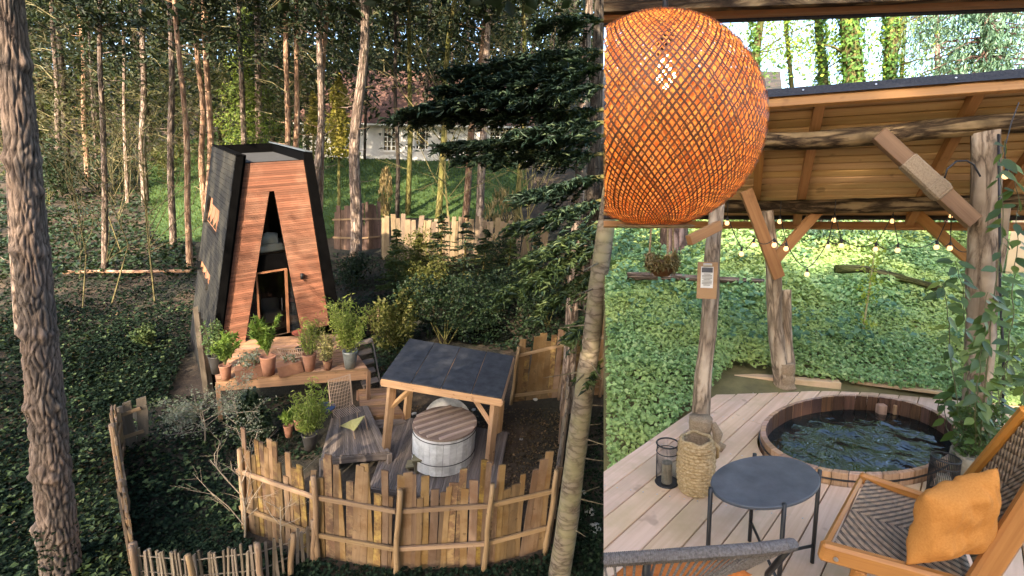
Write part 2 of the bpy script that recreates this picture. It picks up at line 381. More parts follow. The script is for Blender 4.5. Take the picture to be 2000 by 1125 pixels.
# plank step and sleeper behind the deck
st = empty('plank_step', D(1750, 752), 'low pale plank step on the bank behind the sunken tub', 'step')
c0, c1 = D(1662, 745, .05), D(1842, 768, .05); dv = (c1 - c0).normalized(); pv = Z.cross(dv)
if pv.y < 0: pv = -pv
for k in range(3): obj('board', MB().beam(c0 + pv * (.05 + k * .135), c1 + pv * (.05 + k * .135), .128, .03), M['deck'], st, bevel=.004)
obj('riser', MB().beam(c0 + pv * .42 + Z * .03, c1 + pv * .42 + Z * .03, .05, .05), M['deck'], st, bevel=.004)
sb = D(1432, 737, .03); se = D(1640, 752, .03)
tag(obj('edging_sleeper', MB().beam(sb, se, .10, .08), M['deck'], bevel=.006), 'pale timber sleeper along the far edge of the terrace boards', 'sleeper')
# ---- tub
tub = empty('sunken_hot_tub', TC, 'round wooden hot tub full of dark rippled water sunk into the terrace', 'hot tub')
NS = 44
for i in range(NS):
    a0, a1 = 2 * math.pi * (i + .02) / NS, 2 * math.pi * (i + .98) / NS; am = (a0 + a1) / 2; zt = ZR + random.uniform(-.002, .002)
    vs = []
    for z in (-.6, zt):
        for r in (.945, 1.0):
            for a in (a0, am, a1): vs.append(TP(r, a, z))
    fs = [(0, 1, 7, 6), (1, 2, 8, 7), (4, 3, 9, 10), (5, 4, 10, 11), (6, 7, 10, 9), (7, 8, 11, 10), (3, 0, 6, 9), (2, 5, 11, 8)]
    def q(l, w): return [(0, 0), (0, w), (l, w), (l, 0)]
    mb = MB().add(vs, fs, [q(.7, .1), q(.7, .1), q(.7, .1), q(.7, .1), q(.05, .1), q(.05, .1), q(.7, .05), q(.7, .05)])
    s_ = obj('stave', mb, M['stave2'], tub, bevel=.003); s_.data.materials.append(M['stave'])
    for p_ in s_.data.polygons: p_.material_index = 1 if p_.index in (0, 1) else 0
for zz in (.03,):
    m = MB(); prev = None
    m.tube([TP(1.006, 2 * math.pi * k / 72, zz) for k in range(73)], .006, 5, cap=False)
    obj('hoop', m, M['black'], tub)
m_, n_, b_ = newmat('tub_water'); b_.inputs['Base Color'].default_value = (.004, .008, .008, 1); b_.inputs['Roughness'].default_value = .015; b_.inputs['IOR'].default_value = 1.33; b_.inputs['Specular IOR Level'].default_value = .8
tc_ = n_.nodes.new('ShaderNodeTexCoord'); wz = nd(n_, 'ShaderNodeTexNoise', Scale=9.0, Detail=2.0, Distortion=1.6); n_.links.new(tc_.outputs['Object'], wz.inputs['Vector'])
bp_ = nd(n_, 'ShaderNodeBump', Strength=.35, Distance=.02); n_.links.new(wz.outputs[0], bp_.inputs['Height']); n_.links.new(bp_.outputs[0], b_.inputs['Normal'])
ZWAT = -.05; V = [TC + Z * ZWAT]; T = []; NR, NA = 36, 110
V = [TP(0, 0, ZWAT)]
for r in range(1, NR + 1):
    for a in range(NA):
        p = TP(.95 * r / NR, 2 * math.pi * a / NA, ZWAT)
        fade = min(1, (NR - r) / 6 + .25); h = MN.noise(Vector((p.x * 5.2, p.y * 4.2, 0))) * .6 + MN.noise(Vector((p.x * 11, p.y * 9, 3))) * .4
        V.append(p + Z * (h * .026 * fade))
for a in range(NA): T.append((0, 1 + a, 1 + (a + 1) % NA, 1 + (a + 1) % NA))
Q = []
for r in range(NR - 1):
    for a in range(NA): Q.append((1 + r * NA + a, 1 + r * NA + (a + 1) % NA, 1 + (r + 1) * NA + (a + 1) % NA, 1 + (r + 1) * NA + a))
tri = [(t[0], t[1], t[2]) for t in T] + [(q_[0], q_[2], q_[1]) for q_ in Q] + [(q_[0], q_[3], q_[2]) for q_ in Q]
wo = npmesh('water', np.array([tuple(v) for v in V]), np.array(tri), m_, tub, smooth=True)
for (px_, w_) in ((1722, .055), (1752, .04)):
    pA = D(px_, 792, .02); obj('filter_block', MB().beam(pA + Vector((0, 0, -.16)), pA + Z * .01, .07, w_, up=(0, 1, 0)), M['stave2'], tub, bevel=.006)
# ---- pavilion over the tub
p1, p3, p2 = D(1367, 876), D(1909, 848), D(1531, 756)
h1 = rise(p3, 246, Z); a1 = P(1926, 246, proj(p3 + Z * h1)[2])
h2 = rise(p2, 398, Z); a2 = p2 + Z * h2
pn = XD.cross(a2 - a1).normalized()
if pn.z < 0: pn = -pn
RL = .062; CO = a1 + pn * (RL + .085)                       # a point on the ceiling plane
SL = pn.cross(XD).normalized()
if SL.y < 0: SL = -SL
def RC(px, py): q = onplane(px, py, CO, pn) - CO; return q.dot(XD), q.dot(SL)
def RW(x, s, k=0): return CO + XD * x + SL * s + pn * k
sn = (RC(1500, 212)[1] + RC(1990, 160)[1]) / 2; sfr = (RC(1480, 428)[1] + RC(1880, 423)[1]) / 2
x0 = RC(1100, 300)[0]; x1 = RC(2120, 250)[0] + .3
pav = empty('tub_pavilion', p2, 'open log and timber pavilion with a pine board ceiling over the sunken tub', 'pavilion')
nb = 17; bwid = (sfr - sn) / nb
for i in range(nb):
    s0 = sn + bwid * (i + .5); obj('ceiling_board', MB().beam(RW(x0, s0, .012), RW(x1, s0, .012), bwid - .010, .022, up=pn), M['ceil'], pav, cut=True, bevel=.006)
obj('roofing_felt', MB().beam(RW(x0, (sn + sfr) / 2 - .02, .05), RW(x1, (sn + sfr) / 2 - .02, .05), (sfr - sn) + .12, .02, up=pn), M['felt'], pav, cut=True)
m = MB(); ks = 26
for i in range(ks):        # the felt folded down over the eaves board, a little wavy
    xa, xb = x0 + (x1 - x0) * i / ks, x0 + (x1 - x0) * (i + 1) / ks
    wa = .012 * MN.noise(Vector((i * .6, 0, 0))); wb = .012 * MN.noise(Vector((i * .6 + .6, 0, 0)))
    m.quad(RW(xa, sn - .085 + wa, .062), RW(xb, sn - .085 + wb, .062), RW(xb, sn - .088 + wb, -.025 + wb), RW(xa, sn - .088 + wa, -.025 + wa))
obj('felt_edge', m, M['felt'], pav, cut=True)
for i in range(9):
    xx = x0 + (x1 - x0) * (i + .4) / 9; obj('nail', MB().lathe(RW(xx, sn - .09, .02), [(0, .004), (.007, .002), (.008, 0)], 8, up=-SL), M['steel'], pav, cut=True)
obj('fascia_board', MB().beam(RW(x0, sn - .055, -.05), RW(x1, sn - .055, -.05), .03, .11, up=pn), M['timber'], pav, cut=True, bevel=.003)
obj('far_fascia', MB().beam(RW(x0, sfr + .02, -.075), RW(x1, sfr + .02, -.075), .03, .075, up=pn), M['timber'], pav, cut=True, bevel=.003)
obj('batten', MB().beam(RW(x0, sfr - .03, -.02), RW(x1, sfr - .03, -.02), .03, .03, up=pn), M['black'], pav, cut=True)
def logtube(p0, p1, r0, r1, n=12, k=12, wob=.02, seed=0, jit=.16, knob=0.0):
    p0, p1 = Vector(p0), Vector(p1); d = p1 - p0; sd = d.orthogonal().normalized(); s2 = d.cross(sd).normalized(); pts = []; rr = []
    for i in range(k + 1):
        t = i / k; e = math.sin(math.pi * t)
        pts.append(p0 + d * t + sd * (wob * e * MN.noise(Vector((t * 2.3 + seed, 0, 0)))) + s2 * (wob * e * MN.noise(Vector((0, t * 2.3 + seed, 0)))))
        rr.append((r0 + (r1 - r0) * t) * (1 + .10 * MN.noise(Vector((seed * 3.1, t * 6, 0)))) + knob * max(0, MN.noise(Vector((seed, t * 9, 5)))))
    return pts, rr
def logobj(name, p0, p1, r0, r1, mat, parent, seed, cut=False, wob=.06, n=14, k=16, **kw):
    pts, rr = logtube(p0, p1, r0, r1, wob=wob, seed=seed, k=k); return obj(name, MB().tube(pts, rr, n, jit=.22, seed=seed), mat, parent, smooth=True, cut=cut, **kw)
t1 = (p1 - a1).dot(XD); b1 = a1 + XD * t1
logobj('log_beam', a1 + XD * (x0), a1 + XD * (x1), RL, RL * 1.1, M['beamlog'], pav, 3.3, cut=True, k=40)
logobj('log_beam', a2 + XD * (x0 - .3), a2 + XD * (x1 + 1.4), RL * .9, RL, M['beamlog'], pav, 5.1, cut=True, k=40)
logobj('post', p1 - Z * .1, b1 - Z * .05, .062, .055, M['log'], pav, 1.2, wob=.035)
logobj('post', p3 - Z * .1, a1 - Z * .04, .083, .082, M['log'], pav, 2.4, wob=.05)
logobj('post', p2 - Z * .1, P(1497, 412, proj(a2)[2]), .072, .058, M['log'], pav, 4.7, wob=.05)
q2 = p2 + Vector((.05, .02, 0)); logobj('post_stub', q2, P(1534, 566, proj(q2)[2] * .995), .055, .05, M['log'], pav, 6.1, wob=.02)
tq = (D(1893, 790) - a2).dot(XD); p4 = a2 + XD * tq; p4.z = 0
logobj('post', p4 - Z * .1, a2 + XD * tq - Z * .04, .07, .065, M['log'], pav, 8.8, wob=.04)
M['shadetimber'] = wood('shade_toned_timber', (.13, .07, .035), (.23, .135, .07), gr=26, vary=.1, bump=.3)  # sawn timber with the big brace's shade put into its colour
def pb(pxa, da, pxb, db, w, h, nm='brace', mat='timber'):
    return obj(nm, MB().beam(P(*pxa, da), P(*pxb, db), w, h, up=(0, 1, .1)), M[mat], pav, bevel=.004)
d2 = proj(a2)[2]; d1 = proj(a1)[2]
pb((1457, 372), d2 - .25, (1521, 542), d2 - .09, .10, .05)
pb((1604, 405), d2 + .02, (1513, 508), d2 - .06, .085, .05)
pb((1772, 402), d2 - .02, (1893, 508), d2 - .02, .085, .05)
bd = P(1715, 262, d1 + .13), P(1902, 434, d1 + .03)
pb((1715, 262), d1 + .13, (1902, 434), d1 + .03, .105, .06, mat='shadetimber')
pb((1405, 440), 3.35, (1345, 470), 3.2, .07, .05)
# burlap bound round the big brace and the post feet
def wrap(p0, p1, r, seed, nm='burlap_wrap', par=None, flat=1.0, ruff=True):
    p0, p1 = Vector(p0), Vector(p1); pts = []; rr = []
    for i in range(15):
        t = i / 14; pts.append(p0.lerp(p1, t)); rr.append(r * (1 + .10 * MN.noise(Vector((seed, t * 7, 0))) - (.12 if abs(t - .55) < .06 else 0) + (.25 * max(0, .15 - t) / .15 if ruff else 0)))
    return obj(nm, MB().tube(pts, rr, 18, jit=.16, seed=seed), M['burlap'], par or pav, smooth=True)
v_ = bd[1] - bd[0]
w_ = obj('burlap_wrap', MB().beam(bd[0] + v_ * .30, bd[0] + v_ * .70, .122, .078, up=(0, 1, .1)), M['burlap'], pav, bevel=.012)
w2_ = obj('burlap_wrap', MB().beam(bd[0] + v_ * .56, bd[0] + v_ * .68, .130, .086, up=(0, 1, .1)), M['burlap'], pav, bevel=.012)
wrap(p2 + Z * .005, p2 + Vector((-.005, 0, .24)), .088, 1.0); wrap(p1 + Z * .005, p1 + Z * .23, .078, 2.0)
k_ = p1 + Vector((.075, -.03, .0)); obj('burlap_knot', MB().tube([k_ + Z * .20, k_ + Vector((.03, -.02, .13)), k_ + Vector((.025, -.01, .06)), k_ + Vector((.07, -.03, .03))], [.02, .035, .028, .03], 10, jit=.3), M['burlap'], pav, smooth=True)
# rafters under the ceiling boards
for (pxa, pya, w) in ((1592, 240, .07), (1895, 195, .065), (1480, 350, .07), (1300, 300, .06), (2080, 200, .06)):
    xr_ = RC(pxa, pya)[0]; obj('rafter', MB().beam(RW(xr_, sn - .035, -.043), RW(xr_, sfr, -.043), w, .082, up=pn), M['timber'], pav, cut=True, bevel=.003)
# ---- string of bulbs
BM = emit('bulb_glow', (1.0, .55, .22), .42); FM = emit('bulb_filament', (1.0, .80, .5), 6)
upper = [(1420, 436), (1523, 433), (1629, 430), (1743, 432), (1857, 421)]
lower = [(1448, 496), (1472, 479), (1512, 479), (1535, 486), (1576, 536), (1617, 482), (1643, 480), (1710, 487), (1753, 489), (1829, 483), (1855, 485), (1897, 501)]
sg = empty('string_lights', P(1660, 480, d2 - .3), 'string of small warm globe bulbs draped under the pavilion eaves', 'string lights')
GB = MB().lathe((0, 0, 0), [(.006, .026), (.013, .022), (.021, .010), (.0225, 0), (.021, -.010), (.013, -.020), (0, -.0235)], 12)
GS = MB().lathe((0, 0, 0), [(.011, .022), (.012, .05), (.008, .058), (0, .058)], 8)
GF = MB().lathe((0, 0, 0), [(.002, .016), (.008, .004), (.004, -.008), (0, -.01)], 6)
protos = {}
def bulb(p, root, sc=1.0):
    sock = None
    for nm, gb, mt in (('socket', GS, M['black']), ('bulb', GB, BM), ('filament', GF, FM)):
        if nm not in protos:
            me = bpy.data.meshes.new(nm); me.from_pydata([tuple(v) for v in gb.v], [], gb.f); me.materials.append(mt); me.polygons.foreach_set('use_smooth', [True] * len(me.polygons)); protos[nm] = me
        o = bpy.data.objects.new(nm, protos[nm]); COL.objects.link(o)
        if nm == 'socket': o.parent = root; o.location = p - ORG[root.name]; o.scale = (sc,) * 3; sock = o; ORG[o.name] = Vector(p)
        else: o.parent = sock
cab = MB()
dU, dLw = d2 - .12, d2 - .38
up3 = [P(x, y, dU) for x, y in upper]; lo3 = [P(x, y, dLw) for x, y in lower]
for p in up3 + lo3: bulb(p, sg, .85)
hang = []
for p in up3:
    t_ = p + Z * .075; cab.tube([p + Z * .05, t_ + Z * .10], .003, 5); hang.append(t_ - Z * .01)
def drape(a, b, sag, n=9):
    return [a.lerp(b, i / n) - Z * (sag * 4 * (i / n) * (1 - i / n)) for i in range(n + 1)]
for a, b in zip(lo3[:-1], lo3[1:]): cab.tube(drape(a + Z * .055, b + Z * .055, .03 + .02 * random.random()), .0038, 5)
for (i, j) in ((1, 3), (2, 5), (2, 6), (3, 7), (3, 8), (4, 9), (4, 10)):
    cab.tube(drape(hang[i], lo3[j] + Z * .055, .012), .0038, 5)
cab.tube(drape(hang[0], lo3[0] + Z * .05, .02), .0038, 5); cab.tube(drape(lo3[-1] + Z * .05, P(1905, 440, d2 - .2), .01), .0038, 5)
obj('cable', cab, M['black'], sg, smooth=True)
sg2 = empty('hanging_bulb', P(1964, 344, 2.6), 'single globe bulb hanging among the climbing leaves beside the thick post', 'bulb')
bulb(P(1964, 344, 2.6), sg2, .75); obj('cable', MB().tube([P(1964, 325, 2.6), P(1962, 290, 2.6), P(1975, 240, 2.6), P(1990, 200, 2.62)], .003, 5), M['black'], sg2)
# looped cable on the thick post and the cable down to the deck
cb = MB().tube([P(1845, 348, d1 - .1), P(1850, 330, d1 - .1), P(1868, 315, d1 - .1), P(1888, 314, d1 - .1), P(1902, 322, d1 - .1), P(1915, 345, d1 - .12)], .006, 6)
tag(obj('looped_cable', cb, M['black'], smooth=True), 'black cable looping from the burlap-bound brace to the thick post', 'cable')
cb = MB().tube([P(1950, 262, d1 - .1), P(1952, 400, d1 - .11), P(1953, 560, d1 - .13), P(1960, 700, d1 - .16), P(1958, 830, d1 - .2)], .008, 6)
tag(obj('power_cable', cb, M['black'], smooth=True), 'thick black cable running down the right side of the thick post', 'cable')
# ---- roof above the viewer: eaves beam and board ceiling
ver = empty('veranda_roof', P(1600, 10, 1.9), 'dark eaves beam and boards of the roof above the viewer', 'roof')
eb0, eb1 = P(1120, 12, 1.9), P(2250, -30, 1.9); ed = (eb1 - eb0).normalized()
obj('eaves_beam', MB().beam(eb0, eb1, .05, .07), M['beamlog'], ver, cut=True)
obj('eaves_batten', MB().beam(eb0 + Vector((0, .03, -.043)), eb1 + Vector((0, .03, -.043)), .035, .018), M['timber'], ver, cut=True)
obj('drip_edge', MB().beam(eb0 + Vector((0, .075, -.01)), eb1 + Vector((0, .075, -.01)), .03, .085), M['felt'], ver, cut=True)
for i in range(3):
    y = 1.72 - i * .21; obj('ceiling_board', MB().beam(Vector((-1.5, y, 2.42 + (1.9 - y) * .20)), Vector((6, y, 2.42 + (1.9 - y) * .20)), .216, .03, up=(0, .20, 1)), M['ceil'], ver, cut=True)
# ---- woven globe lamp
LC = P(1284, 246, 1.30); LR = .293
lamp = empty('woven_globe_lamp', LC, 'large orange woven bamboo globe lamp hanging above the terrace', 'lamp')
def strips(R, N, w, turns, seg, par, name, mat, ph=0.0, thick=.0012):
    V = []; T = []
    for fam in (1, -1):
        for k in range(N):
            th0 = 2 * math.pi * (k + random.gauss(0, .09)) / N + ph; wv = w * random.uniform(.8, 1.2)
            t = np.linspace(-1, 1, seg); lat = t * math.radians(84); th = th0 + fam * turns * t + random.uniform(-.010, .010) * np.sin(t * random.uniform(2, 6) + random.random() * 6)
            off = .0018 * fam * np.cos(np.arange(seg) * math.pi)
            rr = R + off
            c = np.stack([np.cos(lat) * np.cos(th), np.cos(lat) * np.sin(th), np.sin(lat) * .97], 1)
            tg = np.gradient(c, axis=0); sd = unit(np.cross(tg, c)); wl = (wv * (.35 + .65 * np.cos(lat)))[:, None]
            a = c * rr[:, None] - sd * wl / 2; b = c * rr[:, None] + sd * wl / 2
            base = len(V) and sum(len(x) for x in V)
            V.append(np.stack([a, b], 1).reshape(-1, 3))
            i = np.arange(seg - 1) * 2 + base
            T.append(np.stack([i, i + 1, i + 3], 1)); T.append(np.stack([i, i + 3, i + 2], 1))
    V = np.concatenate(V) + np.array(LC); T = np.concatenate(T)
    keep = ((V - np.array(CAM)) @ np.array(CUTN) > 0)[T].all(1); T = T[keep]
    o = npmesh(name, V, T, mat, par, smooth=True); o['kind'] = 'stuff'; return o
def wovenm(name, c, tr, tw):
    m, n, b = newmat(name); b.inputs['Roughness'].default_value = .5; g = n.nodes.new('ShaderNodeNewGeometry'); rnd = g.outputs['Random Per Island']
    n.links.new(ramp(n, rnd, [(0, tuple(x * .55 for x in c)), (.5, c), (1, tuple(min(1, x * 1.45) for x in c))]), b.inputs['Base Color'])
    t = n.nodes.new('ShaderNodeBsdfTranslucent'); n.links.new(ramp(n, rnd, [(0, tuple(x * .6 for x in tr)), (.5, tr), (1, tuple(min(1, x * 1.3) for x in tr))]), t.inputs[0]); mx = n.nodes.new('ShaderNodeMixShader'); mx.inputs[0].default_value = tw
    n.links.new(b.outputs[0], mx.inputs[1]); n.links.new(t.outputs[0], mx.inputs[2]); n.links.new(mx.outputs[0], n.nodes['Material Output'].inputs[0]); return m
strips(LR, 104, .0044, 1.15, 44, lamp, 'outer_weave', wovenm('dark_bamboo', (.12, .055, .024), (.5, .2, .06), .10))
strips(LR * .985, 92, .0082, 1.05, 44, lamp, 'inner_weave', wovenm('amber_bamboo', (.50, .25, .10), (1, .43, .12), .6), ph=.021)
obj('rim_ring', MB().lathe(LC - Z * LR * .955, [(.085, 0), (.10, -.004), (.115, .002), (.10, .006), (.085, 0)], 40), M['jute'], lamp, smooth=True, cut=True)
obj('lamp_bulb', MB().lathe(P(1299, 142, 1.30), [(0, .045), (.014, .04), (.018, .02), (.030, -.005), (.028, -.025), (.015, -.04), (0, -.043)], 16), emit('lamp_bulb_glow', (1, .66, .32), 40), lamp, smooth=True)
obj('lamp_socket', MB().lathe(P(1299, 142, 1.30) + Z * .04, [(0, .10), (.016, .10), (.024, .03), (.024, 0), (0, 0)], 12), M['black'], lamp)
obj('lamp_cord', MB().tube([P(1299, 142, 1.30) + Z * .13, P(1296, -70, 1.32)], .008, 8), M['black'], lamp)
# ---- round side table
ZT = .46; tc_ = D(1495, 938, ZT); ra = (D(1602, 938, ZT) - D(1388, 938, ZT)).length / 2
tab = empty('side_table', Vector((tc_.x, tc_.y, 0)), 'round black metal side table on the terrace boards', 'table')
tl0, tr0, tf0, tk0 = D(1388, 942, ZT), D(1602, 932, ZT), D(1502, 989, ZT), D(1489, 888, ZT); ea, eb = (tr0 - tl0) / 2, (tk0 - tf0) / 2
tc_ = (tl0 + tr0 + tf0 + tk0) / 4
ring = [tc_ + ea * math.cos(t) + eb * math.sin(t) for t in np.linspace(0, 2 * math.pi, 65)[:-1]]
obj('table_top', MB().prism([p - Z * .014 for p in ring], Z * .014, XR), M['tabletop'], tab, bevel=.003)
legs = []
for px_, py_ in ((1388, 956), (1474, 889), (1532, 987), (1601, 921)):
    q = D(px_, py_, ZT); q = tc_ + (q - tc_) * 1.0; legs.append(q)
    obj('leg', MB().tube([Vector((q.x, q.y, .003)), Vector((q.x, q.y, ZT + .008))], .0095, 12), M['black'], tab, smooth=True)
for i, j in ((0, 3), (1, 2)):
    obj('stretcher', MB().tube([Vector((legs[i].x, legs[i].y, .09 + .02 * i)), Vector((legs[j].x, legs[j].y, .09 + .02 * i))], .007, 10), M['black'], tab, smooth=True)
# ---- seagrass basket and wire lanterns
bb = D(1357, 956); br = 35 * pxm(bb); bh = rise(bb, 850, Z) * .93
bk = empty('woven_basket', bb, 'tall tan woven seagrass basket beside the burlap-footed post', 'basket')
V = []; Tq = []; NU, NV = 150, 120
for j in range(NV + 1):
    t = j / NV; r = br * (.78 + .22 * math.sin(math.pi * min(1, t * 1.02)) ** .6) if t < .86 else br * (.98 - .95 * (t - .86) ** 1.0)
    for i in range(NU):
        th = 2 * math.pi * i / NU; row = t * 17; f = row - math.floor(row); k = 13 * th / (2 * math.pi) * 1.0 + (.5 if int(row) % 2 else 0); g = k - math.floor(k)
        bump = (math.sin(math.pi * f) ** .7) * (math.sin(math.pi * g) ** .6); r2 = r * (1 + .10 * bump)
        V.append((bb.x + r2 * math.cos(th), bb.y + r2 * math.sin(th), bb.z + t * bh))
for j in range(NV):
    for i in range(NU): Tq.append((j * NU + i, j * NU + (i + 1) % NU, (j + 1) * NU + (i + 1) % NU, (j + 1) * NU + i))
npmesh('basket_body', np.array(V), np.array(Tq), M['jute'], bk, smooth=True)
obj('basket_rim', MB().tube([bb + Vector((br * .80 * math.cos(a), br * .80 * math.sin(a), bh + .006 * math.sin(5 * a))) for a in np.linspace(0, 2 * math.pi, 40)], .010, 8, jit=.3), M['jute'], bk, smooth=True)
obj('basket_handle', MB().tube([bb + Vector((br * .85, -.02, bh * .97)), bb + Vector((br * 1.12, -.03, bh * .88)), bb + Vector((br * 1.18, .0, bh * .66)), bb + Vector((br * 1.02, .03, bh * .55))], .010, 8, jit=.4), M['jute'], bk, smooth=True)
obj('basket_lining', MB().lathe(bb, [(br * .74, bh), (br * .72, bh * .5), (0, bh * .45)], 24), M['burlap'], bk)
def lantern(base, rad, hgt, label):
    r_ = empty('wire_lantern', base, label, 'lantern', 'wire lanterns on the terrace'); w = MB()
    for k in range(52):
        a = 2 * math.pi * k / 52; rr = rad * (1 + .03 * math.sin(k * 7)); w.tube([base + Vector((rr * math.cos(a), rr * math.sin(a), .004)), base + Vector((rr * 1.03 * math.cos(a + .05), rr * 1.03 * math.sin(a + .05), hgt * .5)), base + Vector((rr * math.cos(a + .1), rr * math.sin(a + .1), hgt))], .0013, 4, cap=False)
    o = obj('wire_mesh', w, M['black'], r_); o['kind'] = 'stuff'
    for z, t in ((.004, .006), (hgt * .80, .003), (hgt, .005)):
        obj('ring', MB().tube([base + Vector((rad * 1.01 * math.cos(a), rad * 1.01 * math.sin(a), z)) for a in np.linspace(0, 2 * math.pi, 33)], t, 6, cap=False), M['black'], r_, smooth=True)
    obj('base_plate', MB().lathe(base, [(0, .004), (rad, .004), (rad, 0), (0, 0)], 24), M['black'], r_)
    obj('candle', MB().lathe(base + Z * .004, [(0, .5 * hgt), (.5 * rad, .5 * hgt), (.5 * rad, 0)], 16), M['concrete'], r_)
l1 = D(1302, 942); lantern(l1, 21 * pxm(l1), rise(l1, 864, Z) * .98, 'black wire lantern left of the tall seagrass basket')
l2 = D(1838, 966); lantern(l2, 23 * pxm(l2), rise(l2, 894, Z), 'black wire lantern between the tub rim and the plant pot')
# ---- clipboard on the left post
qc = P(1381, 548, proj(p1)[2] - .12); fcx = Vector((.97, -.24, 0)).normalized(); fcn = Vector((-.24, -.97, 0)).normalized()
cbd = empty('clipboard', qc, 'brown clipboard with a printed sheet hung on the left log post', 'clipboard')
hw, hh = 19 * pxm(qc), 36 * pxm(qc)
def face(c, w, h, k, mt, nm, dx=0, dz=0):
    c = c + fcx * dx + Z * dz + fcn * k; return obj(nm, MB().beam(c - fcx * w, c + fcx * w, .004, 2 * h, up=Z), M[mt], cbd)
face(qc, hw, hh, 0, 'mdf', 'board'); face(qc, hw * .62, hh * .58, .004, 'paper', 'sheet', -.02 * hw, hh * .18)
face(qc, hw * .55, hh * .13, .0065, 'ink', 'picture', -.02 * hw, hh * .58)
for k in range(9): face(qc, hw * (.5 if k % 4 else .34), hh * .012, .0065, 'ink', 'text_line', -.02 * hw, hh * (.36 - k * .075))
obj('clip', MB().beam(qc + Z * hh * .86 - fcx * hw * .45 + fcn * .008, qc + Z * hh * .86 + fcx * hw * .45 + fcn * .008, .014, .018, up=Z), M['steel'], cbd, bevel=.003)
# ---- hanging planter
hp = P(1293, 520, 2.75); hr = 27 * pxm(hp)
pl = empty('hanging_planter', hp, 'brown coir bowl hanging on ropes left of the clipboard post', 'planter')
obj('bowl', MB().lathe(hp, [(0, -hr * .8), (hr * .55, -hr * .68), (hr * .92, -hr * .2), (hr, hr * .35), (hr * .9, hr * .4), (0, hr * .3)], 22), plain('coir', (.07, .035, .015), .95, c2=(.16, .085, .04), nscale=70, bump=1.0, spec=.1), pl, smooth=True)
for dx, dy in ((-1, 0), (.25, -.9), (.9, .3)):
    a = hp + Vector((dx * hr * .95, dy * hr * .95, hr * .35)); tp = hp + Vector((dx * hr * .45, dy * hr * .4, 1.05)); obj('rope', MB().tube([a, a.lerp(tp, .5), tp], .006, 6, jit=.4), M['jute'], pl)
    obj('loop', MB().tube([a + Vector((.018 * math.cos(t), -.01, .02 + .03 * math.sin(t))) for t in np.linspace(0, 2 * math.pi, 14)], .005, 5), M['jute'], pl)
n_ = 420; th = RNG.uniform(0, 2 * math.pi, n_); pos = np.array(hp) + np.stack([np.cos(th) * hr * 1.05, np.sin(th) * hr * 1.05, RNG.normal(hr * .3, hr * .28, n_)], 1)
tg = np.stack([np.cos(th), np.sin(th), RNG.normal(-.2, .9, n_)], 1) + RNG.normal(size=(n_, 3)) * .6
leaves('straw', pos, RNG.normal(size=(n_, 3)), RNG.uniform(.03, .08, n_), leafm('straw_fibre', [(0, (.12, .09, .04)), (1, (.34, .27, .12))], trans=.2), pl, aspect=14, tan=tg)['kind'] = 'stuff'
# ---- deck chair with woven seat
ch = empty('woven_lounge_chair', D(1800, 1060), 'teak lounge chair with a black and tan chevron woven seat', 'chair')
A, C_ = D(1690, 940, .40), D(1622, 1072, .40); B, E_ = D(1850, 992, .34), D(1905, 1140, .34)
Tf, Tn = D(2004, 815, .92), D(2098, 838, .92)
m, n, b = newmat('chevron_weave'); uvn = n.nodes.new('ShaderNodeUVMap'); sx = n.nodes.new('ShaderNodeSeparateXYZ'); n.links.new(uvn.outputs[0], sx.inputs[0])
tri_ = math_(n, 'PINGPONG', math_(n, 'ADD', sx.outputs[1], 0.0), .5)
ph_ = math_(n, 'ADD', math_(n, 'MULTIPLY', sx.outputs[0], 11.0), math_(n, 'MULTIPLY', tri_, 14.0)); fr = math_(n, 'FRACT', ph_)
bead = math_(n, 'SINE', math_(n, 'MULTIPLY', math_(n, 'SUBTRACT', math_(n, 'MULTIPLY', sx.outputs[0], 62.0), math_(n, 'MULTIPLY', tri_, 50.0)), 6.283))
ridge = math_(n, 'SINE', math_(n, 'MULTIPLY', fr, 2 * 6.283))
blk = math_(n, 'GREATER_THAN', fr, .54); blk2 = math_(n, 'MULTIPLY', blk, math_(n, 'GREATER_THAN', bead, -.55))
nzz = nd(n, 'ShaderNodeTexNoise', Scale=90.0, Detail=3.0)
col = mixc(n, blk2, mixc(n, nzz.outputs[0], (.42, .28, .17), (.66, .48, .32)), (.012, .012, .014))
n.links.new(col, b.inputs['Base Color']); b.inputs['Roughness'].default_value = .75
bp = nd(n, 'ShaderNodeBump', Strength=.8, Distance=.006); n.links.new(math_(n, 'ADD', math_(n, 'ABSOLUTE', ridge), math_(n, 'MULTIPLY', bead, .35)), bp.inputs['Height']); n.links.new(bp.outputs[0], b.inputs['Normal'])
M['weave'] = m
def sling(a, b, c, d, sag, nm, ku=1.0):       # a->b along one rail, d->c along the other
    mb = MB(); nu, nv = 14, 10
    def pt(u, v):
        q = a.lerp(b, u).lerp(d.lerp(c, u), v); n_ = (b - a).cross(d - a).normalized(); n_ = n_ if n_.z > 0 else -n_
        return q - n_ * (sag * 4 * u * (1 - u)) * 1.0
    for i in range(nu):
        for j in range(nv):
            u0, u1, v0, v1 = i / nu, (i + 1) / nu, j / nv, (j + 1) / nv
            mb.add([pt(u0, v0), pt(u1, v0), pt(u1, v1), pt(u0, v1)], [(0, 1, 2, 3)], [[(u0 * ku, v0), (u1 * ku, v0), (u1 * ku, v1), (u0 * ku, v1)]])
    o = obj(nm, mb, M['weave'], ch, smooth=True); s = o.modifiers.new('thick', 'SOLIDIFY'); s.thickness = .012; return o
sling(A, B, E_, C_, .02, 'seat')
sling(B + (Tf - B) * .06, Tf, Tn, E_ + (Tn - E_) * .06, .015, 'backrest', 1.5)
def rail(pts, w, h, nm, up=Z):
    mb = MB()
    pts = [Vector(p) for p in pts]
    for p, q in zip(pts[:-1], pts[1:]): mb.beam(p, q + (q - p).normalized() * .004, w, h, up=up, uo=0)
    return obj(nm, mb, M['teak'], ch, bevel=.010)
